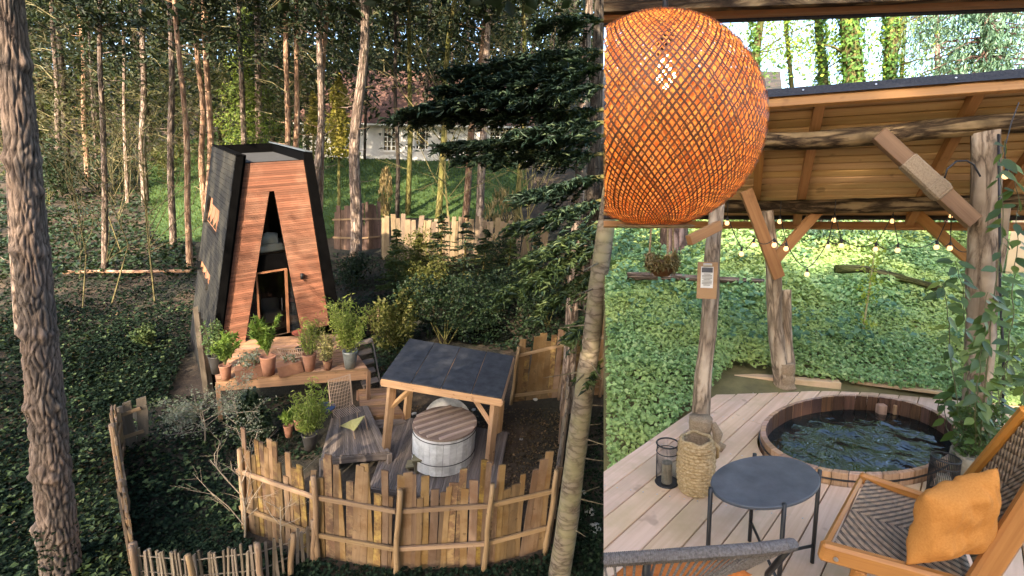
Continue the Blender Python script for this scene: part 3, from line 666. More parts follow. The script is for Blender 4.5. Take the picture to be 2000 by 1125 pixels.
sdv = (C_ - A).normalized(); frd = (A - B).normalized()
rail([A + frd * .03 - sdv * .02, B - sdv * .02 - frd * .12], .034, .05, 'seat_rail'); rail([C_ + frd * .03 + sdv * .025, E_ + sdv * .025 - frd * .12], .04, .07, 'seat_rail')
rail([B - sdv * .02 - (Tf - B) * .18, Tf - sdv * .02 + (Tf - B) * .05], .034, .055, 'back_rail', up=frd); rail([E_ + sdv * .03 - (Tn - E_) * .18, Tn + sdv * .03 + (Tn - E_) * .05], .04, .075, 'back_rail', up=frd)
rail([A + frd * .02, C_ + frd * .02], .022, .03, 'front_bar'); rail([Tf, Tn], .025, .035, 'top_bar')
for q, dx in ((A, .10), (C_, .10), (B, .06), (E_, .06)):
    e = q - frd * dx; rail([e - Z * .03, Vector((e.x, e.y, .0)) + frd * .05], .03, .05, 'leg', up=frd)
for q in (A, C_): obj('bolt', MB().lathe(q - frd * .03 + (sdv if q is C_ else -sdv) * .047, [(0, .004), (.008, .003), (.009, 0)], 10, up=(sdv if q is C_ else -sdv)), M['steel'], ch)
def pillow(name, c, mat, puff, label, cat, n=26, seed=0, cut=False, wr=.012):
    a, b, cc, d = c; ctr = (a + b + cc + d) / 4; nn = (b - a).cross(d - a).normalized(); nn = nn if nn.dot(CAM - ctr) > 0 else -nn
    mb = MB(); G = {}
    for s in (1, -1):
        for i in range(n + 1):
            for j in range(n + 1):
                u, v = i / n, j / n; e = (1 - (2 * u - 1) ** 4) * (1 - (2 * v - 1) ** 4)
                pin = 1 - .15 * (math.sin(math.pi * u) * (abs(2 * v - 1)) ** 3 + math.sin(math.pi * v) * (abs(2 * u - 1)) ** 3)
                q = a.lerp(b, u).lerp(d.lerp(cc, u), v); q = ctr + (q - ctr) * pin
                wrk = wr * (MN.noise(Vector((u * 5 + seed, v * 5, s))) + .6 * MN.noise(Vector((u * 13 + seed, v * 4, s))) + .5 * abs(MN.noise(Vector((u * 4 - v * 9, seed, s)))) )
                G[s, i, j] = q + nn * s * (puff * max(0, e) ** .55 + wrk * min(1, e * 3))
        for i in range(n):
            for j in range(n):
                f = [G[s, i, j], G[s, i + 1, j], G[s, i + 1, j + 1], G[s, i, j + 1]]
                if s < 0: f = f[::-1]
                mb.add(f, [(0, 1, 2, 3)], [[(i / n, j / n)] * 4])
    o = obj(name, mb, mat, None, smooth=True, cut=cut, org=ctr)
    bm = bmesh.new(); bm.from_mesh(o.data); bmesh.ops.remove_doubles(bm, verts=bm.verts[:], dist=1e-4); bmesh.ops.recalc_face_normals(bm, faces=bm.faces[:]); bm.to_mesh(o.data); bm.free()
    return tag(o, label, cat)
pillow('ochre_cushion', (D(1768, 1104, .40), D(1940, 1062, .44), D(1950, 912, .80), D(1806, 966, .68)), M['cloth'], .062, 'ochre linen cushion leaning on the woven lounge chair', 'cushion', n=44, wr=.013)
# ---- rope armchair seen from behind
rc = empty('rope_armchair', P(1350, 1130, 1.25), 'grey rope armchair with a thick wound top rail cut by the lower edge', 'chair')
rp = [P(1060, 1104, 1.20), P(1180, 1094, 1.15), P(1300, 1086, 1.14), P(1400, 1079, 1.15), P(1480, 1073, 1.18), P(1530, 1067, 1.22), P(1546, 1064, 1.27), P(1548, 1064, 1.36)]
rs = []
for i in range(len(rp) - 1):
    for k in range(6): rs.append(rp[i].lerp(rp[i + 1], k / 6))
rs.append(rp[-1]); obj('top_rail', MB().tube(rs, [.0140] * len(rs), 14), M['rope'], rc, smooth=True, cut=True)
wm = MB(); acc = 0
for i in range(len(rs) - 1):
    for k in range(5):
        c_ = rs[i].lerp(rs[i + 1], k / 5); tgt = (rs[i + 1] - rs[i]).normalized(); a_ = tgt.cross(Z).normalized(); b__ = a_.cross(tgt)
        wm.tube([c_ + a_ * (.0148 * math.cos(t)) + b__ * (.0148 * math.sin(t)) + tgt * (.0055 * t / 6.283) for t in np.linspace(0, 2 * math.pi, 10)], .0026, 4, cap=False)
o = obj('rope_winding', wm, M['rope'], rc, smooth=True, cut=True); o['kind'] = 'stuff'
base_c = P(1300, 1380, 1.33)
for i in range(3, len(rs) - 2, 1):
    for k in (0,):
        a_ = rs[i].lerp(rs[i + 1], k) - Z * .012; t_ = i / len(rs); b__ = Vector((base_c.x + (a_.x - base_c.x) * .55 - .04, a_.y + .10 + .12 * t_, a_.z - .34))
        obj('rope', MB().tube([a_, a_.lerp(b__, .5) + Vector((0, .02, 0)), b__], .0036, 6), M['rope'], rc, smooth=True, cut=True)
obj('frame_tube', MB().tube([P(1264, 1088, 1.145), P(1262, 1135, 1.16), P(1262, 1250, 1.2)], .011, 10), M['black'], rc, smooth=True, cut=True)
for q in ((1545, 1064, 1.3),): obj('frame_tube', MB().tube([P(1546, 1066, 1.34), P(1500, 1120, 1.45), P(1490, 1200, 1.5)], .010, 10), M['black'], rc, smooth=True)
pillow('rust_cushion', (P(1190, 1128, 1.22), P(1470, 1122, 1.28), P(1445, 1104, 1.62), P(1215, 1108, 1.60)), M['clothb'], .035, 'rust orange seat cushion inside the grey rope armchair', 'cushion', n=20, seed=4, cut=True)
# ---- potted climber by the thick post
pb0 = D(1908, 962); dpot = proj(pb0)[2]; k_ = pxm(pb0)
pot = empty('potted_climber', pb0, 'leafy green climber in a rough stone pot at the thick post', 'potted plant')
obj('pot', MB().lathe(pb0, [(0, 0), (34 * k_, 0), (44 * k_, .07), (50 * k_, .17), (49 * k_, .235), (44 * k_, .24), (42 * k_, .21), (0, .20)], 28), M['concrete'], pot, smooth=True)
stems = [[(1895, 880), (1870, 800), (1858, 700), (1850, 600), (1838, 540)], [(1900, 880), (1890, 780), (1886, 660), (1880, 560), (1862, 500)],
         [(1912, 880), (1925, 760), (1935, 640), (1945, 540), (1960, 440), (1955, 330), (1962, 262)], [(1918, 880), (1950, 800), (1968, 700), (1978, 600), (1984, 500), (1990, 400), (1975, 300)],
         [(1905, 885), (1905, 800), (1915, 700), (1925, 620), (1930, 560)], [(1890, 885), (1850, 840), (1845, 790), (1852, 760)], [(1925, 880), (1975, 850), (1995, 780), (2010, 700), (2015, 600)],
         [(1885, 890), (1868, 850), (1880, 790), (1900, 730)], [(1930, 885), (1960, 870), (1985, 880)], [(1915, 880), (1940, 830), (1950, 760), (1990, 660)], [(1905, 890), (1925, 850), (1940, 790), (1920, 700)]]
lv = [(0, 0, 0), (.20, .19, .02), (.22, 0, -.015), (.20, -.19, .02), (.52, .24, .02), (.55, 0, -.03), (.52, -.24, .02), (.82, .12, 0), (.84, 0, -.045), (.82, -.12, 0), (1.06, 0, -.07)]
lf = [(0, 1, 2), (0, 2, 3), (1, 4, 5, 2), (2, 5, 6, 3), (4, 7, 8, 5), (5, 8, 9, 6), (7, 10, 8), (8, 10, 9)]
lme = bpy.data.meshes.new('leaf'); lme.from_pydata(lv, [], lf); lme.materials.append(M['climber']); lme.polygons.foreach_set('use_smooth', [True] * len(lf))
stemm = plain('stem_green', (.07, .09, .03), .6, c2=(.12, .11, .05), nscale=20)
def leafobj(p, d, up, size, parent):
    d = d.normalized(); s = d.cross(up).normalized(); u = s.cross(d)
    o = bpy.data.objects.new('leaf', lme); COL.objects.link(o); o.parent = parent
    mt = Matrix((d * size, -s * size, u * size)).transposed().to_4x4(); mt.translation = p - ORG[parent.name]; o.matrix_local = mt
nleaf = 0
for si, stp in enumerate(stems):
    dd = dpot + random.uniform(-.22, .30); pts = [P(x, y, dd + random.uniform(-.05, .05)) for x, y in stp]; pts[0] = P(stp[0][0], stp[0][1], dpot)
    fine = []
    for a_, b__ in zip(pts[:-1], pts[1:]):
        for k in range(6): fine.append(a_.lerp(b__, k / 6) + Vector((random.gauss(0, .004), random.gauss(0, .004), 0)))
    obj('stem', MB().tube(fine, [.0045 - .003 * i / len(fine) for i in range(len(fine))], 5), stemm, pot, smooth=True)
    for i in range(2, len(fine)):
        for _ in range(random.choice((1, 1, 2))):
            if nleaf > 292 or (fine[i].z < .30 and random.random() < .5): continue
            a = random.uniform(0, 6.28); d_ = Vector((math.cos(a), math.sin(a) * .7 - .25, random.uniform(-1.1, .05)))
            leafobj(fine[i] + d_.normalized() * .012, d_, Vector((random.gauss(0, .4), -.6, .8)), random.uniform(.07, .11), pot); nleaf += 1
# fine feathery undergrowth in the pot
n_ = 900; px_ = RNG.uniform(1862, 1962, n_); py_ = RNG.uniform(790, 892, n_)
pos = np.array([tuple(P(a, b, dpot + c)) for a, b, c in zip(px_, py_, RNG.uniform(-.10, .15, n_))])
leaves('foliage', pos, RNG.normal(size=(n_, 3)) + [0, 0, .7], RNG.uniform(.02, .045, n_), M['climber'], pot, aspect=2.2)['kind'] = 'stuff'
# ---- the overgrown bank behind the terrace
def bankz(x, y):
    return -.33 + .235 * max(0, y - 2.6) + .05 * MN.noise(Vector((x * .7, y * .7, 0))) + .025 * min(3, max(0, x - 2)) * max(0, min(1, (y - 4) / 3))
V = []; T = []; nx, ny = 60, 60
ys = [1.2 + 46 * (j / ny) ** 1.8 for j in range(ny + 1)]
for y in ys:
    xl = (1179.0 - PX) / F * (y * math.cos(PITCH) + .1); xr = 1.45 * y + 3
    for i in range(nx + 1):
        x = xl + (xr - xl) * (i / nx) ** 1.2; V.append((x, y, bankz(x, y)))
for j in range(ny):
    for i in range(nx): a = j * (nx + 1) + i; T.append((a, a + 1, a + nx + 2, a + nx + 1))
b0 = len(V)
for j in range(ny + 1):                      # the earth face where the terraced bank drops to the clearing
    v = V[j * (nx + 1)]; V.append((v[0] + .0, v[1], v[2] - 7 - .1 * v[1]))
for j in range(ny): T.append((j * (nx + 1), (j + 1) * (nx + 1), b0 + j + 1, b0 + j))
o = npmesh('hillside_bank', np.array(V), np.array(T), M['bank'], None, smooth=True); cutmesh(o.data, Vector()); o['kind'] = 'structure'
dpoly = [SW(-.02, t) for t in (-6, 0)] ; 
def offdeck(x, y):
    s, t = ST(Vector((x, y, 0))); return s < -.03 or t > s * KFAR + .03
def bankleaves(name, n, y0, y1, s0, s1, hmin, hmax, mat, label=None, pw=1.0, cl=.9, tone=None, xmax=1.1):
    out = []; nr = []; sz = []
    while len(out) < n:
        y = y0 + (y1 - y0) * random.random() ** pw; xl = (1181.0 - PX) / F * (y * .99 + .2); x = random.uniform(xl, xmax * y + .6)
        if not offdeck(x, y): continue
        c = MN.noise(Vector((x * cl, y * cl, 4.0))) * .5 + MN.noise(Vector((x * 2.7, y * 2.7, 9.0))) * .35
        if tone and not tone(c, x, y): continue
        h = hmin + (hmax - hmin) * max(0, .5 + c) * random.random() ** .6
        p = Vector((x, y, bankz(x, y) + h)); 
        if (p - CAM).dot(CUTN) < .03: continue
        out.append(p); nr.append((random.gauss(0, .45), random.gauss(-.35, .45), 1)); sz.append(random.uniform(s0, s1) * (1 + .05 * (y - 4)))
    return leaves(name, np.array([tuple(p) for p in out]), np.array(nr), np.array(sz), mat, aspect=1.35, fold=.16)
g1 = bankleaves('nettles', 84000, 2.2, 7.5, .026, .056, .05, .26, M['nettle'], pw=.8, tone=lambda c, x, y: c > -.9 + .1 * random.random()); tag(g1, 'bright green nettles and ground cover on the bank behind the terrace', 'ground cover', kind='stuff')
g2 = bankleaves('bank_ivy', 62000, 5.6, 15, .045, .085, .0, .38, M['nettle'], pw=1.1); tag(g2, 'green ground cover higher up the bank below the trees', 'ground cover', kind='stuff')
g3 = bankleaves('dark_ivy', 7000, 4.6, 14, .05, .09, .02, .42, M['ivydk'], tone=lambda c, x, y: c > .02, cl=.5); tag(g3, 'darker ivy patches growing on the bank', 'ivy', kind='stuff')
# ---- wood and saplings lying and standing on the bank
def onbank(px, py):
    a, b = 2.0, 40.0; r = ray(px, py)
    t = a
    while t < b:
        q = CAM + r * t
        if q.z < bankz(q.x, q.y): break
        t += .05
    return CAM + r * t
brk = bark('bank_bark', (.05, .035, .025), (.17, .12, .09), (.30, .23, .18), s=(2, 18), bump=.8)
mossb = bark('mossy_bark', (.03, .025, .012), (.09, .075, .03), (.16, .14, .06), s=(2, 16), bump=.8, moss=(.10, .12, .03))
def lying(name, pts, r, mat, label, lift=.2):
    q = [onbank(x, y) + Z * lift for x, y in pts]; f = []
    for a_, b__ in zip(q[:-1], q[1:]):
        for k in range(4): f.append(a_.lerp(b__, k / 4))
    f.append(q[-1]); o = obj(name, MB().tube(f, [r * (1.1 - .4 * i / len(f)) for i in range(len(f))], 10, jit=.3), mat, smooth=True); return tag(o, label, 'log')
lying('fallen_log', [(1225, 575), (1300, 577), (1400, 583), (1490, 588)], .05, brk, 'pale fallen log lying across the green bank behind the clipboard post', .26)
lying('mossy_branch', [(1628, 566), (1680, 567), (1730, 580), (1780, 594), (1835, 612)], .055, mossb, 'dark mossy branch curving over the bank behind the tub', .3)
sp_ = onbank(1681, 672); dsp = proj(sp_)[2]; sap = empty('thin_sapling', sp_, 'thin pale sapling with yellow-green leaf tufts rising from the bank', 'sapling')
pts = [sp_, P(1688, 630, dsp), P(1697, 570, dsp), P(1704, 520, dsp), P(1709, 482, dsp)]
obj('stem', MB().tube(pts, [.014, .012, .010, .008, .004], 6), plain('pale_stem', (.30, .26, .12), .7), sap, smooth=True)
n_ = 260; t_ = RNG.choice([0, .35, .62, .8, 1.0], n_); base = np.array([tuple(pts[1].lerp(pts[4], float(t))) for t in t_]); pos = base + RNG.normal(size=(n_, 3)) * [.05, .05, .06]
leaves('leaves', pos, RNG.normal(size=(n_, 3)), RNG.uniform(.03, .06, n_), leafm('spring_leaves', [(0, (.28, .38, .05)), (1, (.50, .52, .10))], trans=.5), sap)['kind'] = 'stuff'
# ---- trees beyond the bank
IVY = leafm('trunk_ivy', [(0, (.03, .09, .02)), (.5, (.07, .17, .03)), (1, (.17, .30, .06))], trans=.35)
LIME = leafm('lime_leaves', [(0, (.18, .34, .06)), (.5, (.32, .48, .08)), (1, (.60, .66, .10))], trans=.55)
CONB = leafm('blue_conifer', [(0, (.09, .19, .13)), (.5, (.16, .29, .20)), (1, (.28, .42, .29))], trans=.3)
RBARK = bark('red_bark', (.05, .03, .025), (.16, .10, .08), (.28, .19, .16), s=(2, 10), bump=1.0)
def stuffleaf(nm, pos, size, mat, parent, aspect=1.5, up=.6, tan=None, nrm=None):
    o = leaves(nm, pos, RNG.normal(size=(len(pos), 3)) + [0, 0, up] if nrm is None else nrm, size, mat, parent, aspect=aspect, tan=tan); return o
def ivytree(name, px, d, wpx, label, lean=0, nleaf=3200, spread=1.0, fork=None, lime=0):
    k = d / F; b = P(px, 430, d); b.z = bankz(b.x, b.y); top = P(px + lean, 30, d); ext = top + (top - b).normalized() * 3.5
    t = empty(name, b, label, 'tree', 'ivy-clad trees behind the pavilion'); pts, rr = logtube(b, ext, wpx * k * .62, wpx * k * .40, k=14, wob=.3, seed=px)
    tr = MB().tube(pts, rr, 10, jit=.2)
    if fork:
        a = top.lerp(b, fork[0]); tr.tube([a, P(px + fork[1] * .6, 60, d), P(px + fork[1], -60, d)], [wpx * k * .3, wpx * k * .24, wpx * k * .18], 8)
    for q in range(7):
        a = b.lerp(ext, random.uniform(.35, .95)); dv = Vector((random.gauss(0, 1), random.gauss(0, .6), random.uniform(.1, .9))).normalized() * random.uniform(.8, 2.0)
        tr.tube([a, a + dv * .5 + Z * .1, a + dv], [wpx * k * .10, wpx * k * .07, .01], 5)
    obj('trunk', tr, mossb, t, smooth=True)
    tt = RNG.random(nleaf); cen = np.array([tuple(b.lerp(ext, float(x))) for x in tt]); rad = wpx * k * .5 * (1 + np.abs(RNG.normal(0, .45 * spread, nleaf))); th = RNG.uniform(0, 6.283, nleaf)
    pos = cen + np.stack([np.cos(th) * rad, np.sin(th) * rad, RNG.normal(0, .1, nleaf)], 1)
    stuffleaf('ivy', pos, RNG.uniform(.07, .15, nleaf), IVY, t, nrm=np.stack([np.cos(th), np.sin(th), RNG.normal(.4, .4, nleaf)], 1))
    if lime:
        c = np.array([tuple(b.lerp(ext, random.uniform(.45, 1)) + Vector((random.gauss(0, 1.3), random.gauss(0, 1), random.gauss(0, .5)))) for _ in range(lime // 40)])
        pos = np.repeat(c, 40, 0) + RNG.normal(size=(len(c) * 40, 3)) * [.35, .3, .16]; stuffleaf('crown', pos, RNG.uniform(.06, .14, len(pos)), LIME, t)
ivytree('ivy_tree', 1474, 13, 14, 'slim ivy-clad trunk just right of the globe lamp', nleaf=1500, lime=600)
ivytree('ivy_tree', 1606, 15, 15, 'slim ivy-clad trunk left of the thickest ivy trunk above the roof', lean=-4, nleaf=2400, lime=2200)
ivytree('ivy_tree', 1674, 12.5, 34, 'thickest ivy-clad trunk in the middle of the gap above the roof', lean=-16, nleaf=4200, lime=1200)
ivytree('ivy_tree', 1733, 14, 20, 'forked ivy-clad trunk right of the thickest ivy trunk', lean=6, fork=(.35, 44), nleaf=3400, lime=800)
ivytree('ivy_tree', 1764, 16, 7, 'thin mossy trunk between the forked ivy tree and the drooping conifer', lean=-6, nleaf=500, spread=1.2, lime=500)
ivytree('ivy_tree', 1540, 19, 8, 'faint thin tree with lime leaves right of the globe lamp', nleaf=400, lime=3600)
def conifer_droop(name, px, d, wpx, label, n, half, y0, y1, mat, droop=1.0, trunk=None, size=(.10, .22), grp=None, ytop=-160):
    k = d / F; b = P(px, 430, d); b.z = bankz(b.x, b.y) if b.x > 0 else b.z; ext = P(px - 4, ytop, d)
    t = empty(name, b, label, 'tree', grp); obj('trunk', MB().tube([b, b.lerp(ext, .5), ext], [wpx * k * .55, wpx * k * .5, wpx * k * .4], 12, jit=.2), trunk or RBARK, t, smooth=True)
    pos = []; tan = []; br = MB()
    for q in range(n // 60):
        a = P(px, random.uniform(y0, y1), d); th = random.uniform(0, 6.283); ln = half * k * random.uniform(.35, 1.0); tip = a + Vector((math.cos(th) * ln, math.sin(th) * ln * .8, -.25 * ln * droop))
        br.tube([a, a.lerp(tip, .5) + Z * .08 * ln, tip], [.03, .02, .006], 4)
        for _ in range(60):
            s = random.random() ** .7; c = a.lerp(tip, s); hang = random.uniform(0, .55) * droop * (.4 + s); pos.append(tuple(c + Vector((random.gauss(0, .12), random.gauss(0, .12), -hang)))); tan.append((random.gauss(0, .35), random.gauss(0, .35), -1 * droop - .2))
    obj('branches', br, trunk or RBARK, t); leaves('crown', np.array(pos), RNG.normal(size=(len(pos), 3)), RNG.uniform(*size, len(pos)), mat, t, aspect=5, tan=np.array(tan))
conifer_droop('drooping_conifer', 1926, 11.5, 20, 'grey-green conifer with drooping sprays above the right end of the roof', 7500, 150, -60, 260, CONB)
conifer_droop('drooping_conifer', 1828, 15, 9, 'paler blue-green conifer left of the drooping one above the roof', 4000, 95, -40, 300, CONB)
conifer_droop('drooping_conifer', 1610, 8.4, 6, 'dark drooping conifer on the bank seen through the pavilion', 2600, 120, 330, 520, leafm('bank_conifer', [(0, (.04, .10, .07)), (.6, (.09, .17, .12)), (1, (.20, .30, .22))], trans=.25), size=(.07, .15), ytop=300)
conifer_droop('drooping_conifer', 1850, 9.0, 6, 'small dark conifer on the bank behind the thick post', 1600, 80, 380, 510, CONB, size=(.07, .15), ytop=320)
# reddish trunk on the bank behind the planter
tb = onbank(1319, 508); t_ = empty('red_barked_tree', tb, 'reddish tree trunk on the bank behind the hanging planter', 'tree'); tt = P(1313, 330, proj(tb)[2])
obj('trunk', MB().tube(logtube(tb - Z * .2, tt + (tt - tb) * 1.6, .22, .17, k=14, wob=.1)[0], [.23 - .004 * i for i in range(15)], 14, jit=.2), RBARK, t_, smooth=True)
# pale plank fence on top of the bank, reed screen at the right
ft = empty('pale_plank_fence', P(1580, 470, 12), 'pale green plank fence on top of the bank behind the string lights', 'fence')
fm = wood('pale_fence_wood', (.20, .22, .13), (.36, .36, .24), vary=.25)
for i in range(22):
    x = 1495 + i * 8.2; q = P(x, 482, 12.2); obj('plank', MB().beam(q - Z * .4, q + Z * (1.0 + random.uniform(-.05, .05)), .10, .03, up=(0, 1, 0)), fm, ft)
rs_ = empty('reed_screen', P(1985, 540, 6.5), 'beige reed screen behind the thick post at the right edge', 'screen')
rm = wood('reed', (.34, .25, .13), (.56, .44, .26), gr=60, vary=.2, knots=False)
m = MB()
for i in range(90):
    q = P(1956 + i * 1.35, 590, 6.6); m.tube([q - Z * .3, q + Z * 1.55], .0085, 5)
obj('reed_panel', m, rm, rs_, smooth=True)['kind'] = 'stuff'
for y in (460, 540): obj('binding_wire', MB().tube([P(1956, y, 6.56), P(2078, y, 6.56)], .006, 5), M['jute'], rs_)
# far woodland behind the bank
n_ = 15000; pos = np.stack([RNG.uniform(2, 34, n_), RNG.uniform(19, 34, n_), np.zeros(n_)], 1); pos[:, 2] = RNG.uniform(3.5, 11, n_) * (RNG.random(n_) ** .5)
c = RNG.uniform(0, 1, (150, 3)) * [30, 14, 7] + [3, 20, 3.2]; pos = c[RNG.integers(0, 150, n_)] + RNG.normal(size=(n_, 3)) * [.8, .8, .6]
pos = pos[(pos[:, 0] > .06 * pos[:, 1])]
o = leaves('far_woodland', pos, RNG.normal(size=(len(pos), 3)) + [0, -.3, .6], RNG.uniform(.12, .28, len(pos)), leafm('far_leaves', [(0, (.10, .20, .06)), (.5, (.20, .33, .12)), (1, (.38, .48, .18))], trans=.5)); tag(o, 'pale sunlit leaves of the far wood above the pavilion roof', 'woodland', kind='stuff')

n_ = 5000; yy = RNG.uniform(2.4, 8, n_); xx = RNG.uniform(.04, 1.0, n_) * yy; keep = [offdeck(x, y) for x, y in zip(xx, yy)]; pos = np.array([(x, y, bankz(x, y) + .015 + .05 * random.random()) for x, y, k in zip(xx, yy, keep) if k and MN.noise(Vector((x * .9, y * .9, 4.0))) * .5 + MN.noise(Vector((x * 2.7, y * 2.7, 9.0))) * .35 < -.18])
pos = pos[((pos - np.array(CAM)) @ np.array(CUTN)) > .03]
o = leaves('bank_litter', pos, RNG.normal(size=(len(pos), 3)) * .4 + [0, 0, 1], RNG.uniform(.03, .06, len(pos)), leafm('bank_dead_leaves', [(0, (.10, .06, .03)), (.6, (.22, .14, .07)), (1, (.36, .28, .12))], trans=.1)); tag(o, 'brown dead leaves in the bare patches of the bank', 'leaf litter', kind='stuff')
# leaf screen added unseen behind the viewer to keep the terrace in shade
n_ = 12000; pos = np.stack([RNG.uniform(-8.5, 26, n_), RNG.uniform(-24, -19, n_), RNG.uniform(-2, 16.5, n_)], 1)
pos[:, 2] += .8 * np.sin(pos[:, 0] * 1.3)
o = leaves('shade_screen_behind', pos, RNG.normal(size=(n_, 3)) * .5 + [0, 1, 0], RNG.uniform(.7, 1.3, n_), leafm('shade_screen_leaves', [(0, (.06, .10, .04)), (1, (.14, .20, .08))], trans=.05), aspect=1.3); tag(o, 'unseen leaf screen added behind the viewer to shade the terrace', 'woodland', kind='stuff')
# ================================================================== LEFT: the forest clearing with the cabin
soil, n, b = newmat('forest_floor'); g = n.nodes.new('ShaderNodeNewGeometry')
z1 = nd(n, 'ShaderNodeTexNoise', Scale=.55, Detail=5.0); z2 = nd(n, 'ShaderNodeTexNoise', Scale=9.0, Detail=6.0, Roughness=.7)
for z in (z1, z2): n.links.new(g.outputs['Position'], z.inputs['Vector'])
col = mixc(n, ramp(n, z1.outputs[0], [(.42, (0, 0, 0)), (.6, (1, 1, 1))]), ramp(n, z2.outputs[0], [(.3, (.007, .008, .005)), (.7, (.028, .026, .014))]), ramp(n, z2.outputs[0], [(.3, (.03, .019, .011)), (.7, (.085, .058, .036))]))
n.links.new(col, b.inputs['Base Color']); b.inputs['Roughness'].default_value = .95
bp = nd(n, 'ShaderNodeBump', Strength=.8, Distance=.06); n.links.new(z2.outputs[0], bp.inputs['Height']); n.links.new(bp.outputs[0], b.inputs['Normal'])
V = []; T = []; NU_, NV_ = 110, 120
vs_ = [3.5 + 110 * (j / NV_) ** 1.9 for j in range(NV_ + 1)]
for v in vs_:
    ul, ur = -1.75 * v - 8, .35 * v + 3
    for i in range(NU_ + 1):
        u = ul + (ur - ul) * i / NU_; V.append(tuple(LW(u, v, terr(u, v))))
for j in range(NV_):
    for i in range(NU_): a = j * (NU_ + 1) + i; T.append((a, a + 1, a + NU_ + 2, a + NU_ + 1))
o = npmesh('forest_ground', np.array(V), np.array(T), soil, smooth=True); o['kind'] = 'structure'
def inpoly(x, y, poly):
    c = False; j = len(poly) - 1
    for i in range(len(poly)):
        (xi, yi), (xj, yj) = poly[i], poly[j]
        if (yi > y) != (yj > y) and x < (xj - xi) * (y - yi) / (yj - yi) + xi: c = not c
        j = i
    return c
LAWN = [(285, 262), (400, 222), (560, 250), (640, 290), (1010, 300), (1030, 400), (900, 440), (760, 425), (620, 470), (520, 470), (300, 480), (270, 400)]
lawnm, n, b = newmat('lawn_grass'); g = n.nodes.new('ShaderNodeNewGeometry'); z2 = nd(n, 'ShaderNodeTexNoise', Scale=3.0, Detail=7.0, Roughness=.7); n.links.new(g.outputs['Position'], z2.inputs['Vector'])
n.links.new(ramp(n, z2.outputs[0], [(.3, (.02, .048, .009)), (.6, (.045, .09, .018)), (.8, (.08, .10, .03))]), b.inputs['Base Color']); b.inputs['Roughness'].default_value = .9
V = []; T = []; idx = {}
us = np.arange(-40, 14, .5); vv = np.arange(19, 64, .5)
for j, v in enumerate(vv):
    for i, u in enumerate(us):
        q = [LW(u + a, v + b_, terr(u + a, v + b_) + .03) for a, b_ in ((0, 0), (.5, 0), (.5, .5), (0, .5))]
        x, y, d = proj(q[0])
        if inpoly(x, y, LAWN):
            k = len(V); V += [tuple(p) for p in q]; T.append((k, k + 1, k + 2, k + 3))
o = npmesh('lawn', np.array(V), np.array(T), lawnm); o['kind'] = 'structure'
lc = np.array(V).reshape(-1, 4, 3); n_ = 34000; c = lc[RNG.integers(0, len(lc), n_)]; a = RNG.random((n_, 2, 1)); pos = c[:, 0] + (c[:, 1] - c[:, 0]) * a[:, 0] + (c[:, 3] - c[:, 0]) * a[:, 1] + np.array(NL) * .06
o = leaves('lawn_grass', pos, RNG.normal(size=(n_, 3)) * [1, 1, .2], RNG.uniform(.10, .22, n_), leafm('grass_blades', [(0, (.02, .055, .009)), (.6, (.05, .10, .018)), (1, (.10, .13, .035))], trans=.4), aspect=4, tan=np.tile(np.array(NL), (n_, 1)) + RNG.normal(size=(n_, 3)) * .35)
tag(o, 'mown grass of the lawn between cabin and white house', 'grass', kind='stuff')
# ---- A-shaped cabin
WD = 1.2
XC = ray(2600, 200.5).normalized(); YC = ray(220, 200.5).normalized(); CB = L(535, 655, WD)
MC = Matrix((XC, YC, UL)).transposed(); MCi = MC.inverted()
def CW(x, y, z): return CB + XC * x + YC * y + UL * z
def cl(p): return MCi @ (p - CB)
def fp(px, py): return onplane(px, py, CB, XC.cross(UL).normalized())
def fl(px, py): q = cl(fp(px, py)); return q.x, q.z
FN = YC.copy()
red = wood('red_cedar_cladding', (.165, .065, .038), (.265, .115, .070), gr=14, gl=.7, vary=0, bump=.1, rough=.7, blotch=(.28, .14, .09), bscale=.9, knots=False, isl=.38)
blk_, n, b = newmat('charred_wood'); co, oi = uvmap(n, 1.0, 30); nz = nd(n, 'ShaderNodeTexNoise', Scale=1.0, Detail=5.0); n.links.new(co, nz.inputs['Vector'])
tc = n.nodes.new('ShaderNodeTexCoord'); bz = nd(n, 'ShaderNodeTexNoise', Scale=.9, Detail=5.0); n.links.new(tc.outputs['Object'], bz.inputs['Vector'])
n.links.new(mixc(n, ramp(n, bz.outputs[0], [(.45, (0, 0, 0)), (.7, (1, 1, 1))]), ramp(n, nz.outputs[0], [(.3, (.004, .004, .0042)), (.7, (.017, .016, .016))]), (.042, .040, .033)), b.inputs['Base Color']); b.inputs['Roughness'].default_value = .75; b.inputs['Specular IOR Level'].default_value = .15
blk = blk_; deepblk = plain('black_frame', (.001, .001, .0012), .8, c2=(.0022, .0022, .0024), nscale=5, spec=.04)
cab_ = empty('a_frame_cabin', CB, 'tall tapered cabin with red timber front, A-shaped glazing and black side walls', 'cabin')
xTL, zT = fl(472, 318); xTR, zTR = fl(592, 313); xBL, zB = fl(425, 660); xBR, _ = fl(643, 650); zB = -.05; zTOP = (zT + zTR) / 2
xOT, zOT = fl(459, 301); xOB, _ = fl(408, 640); xRT, zRT = fl(607, 299); xRB, _ = fl(664, 650); zOT = zRT = (zOT + zRT) / 2
apx0, apz = fl(525, 377); apx1, _ = fl(536, 377); ax0, _ = fl(477, 658); ax1, _ = fl(588, 650)
def lin(z, za, xa, zb, xb): return xa + (xb - xa) * (z - za) / (zb - za)
def xl_(z): return lin(z, zTOP, xTL, zB, xBL)
def xr_(z): return lin(z, zTOP, xTR, zB, xBR)
def tl_(z): return lin(z, apz, apx0, zB, ax0)
def tr_(z): return lin(z, apz, apx1, zB, ax1)
cm = MB(); rows = 84; rh = (zTOP - zB) / rows
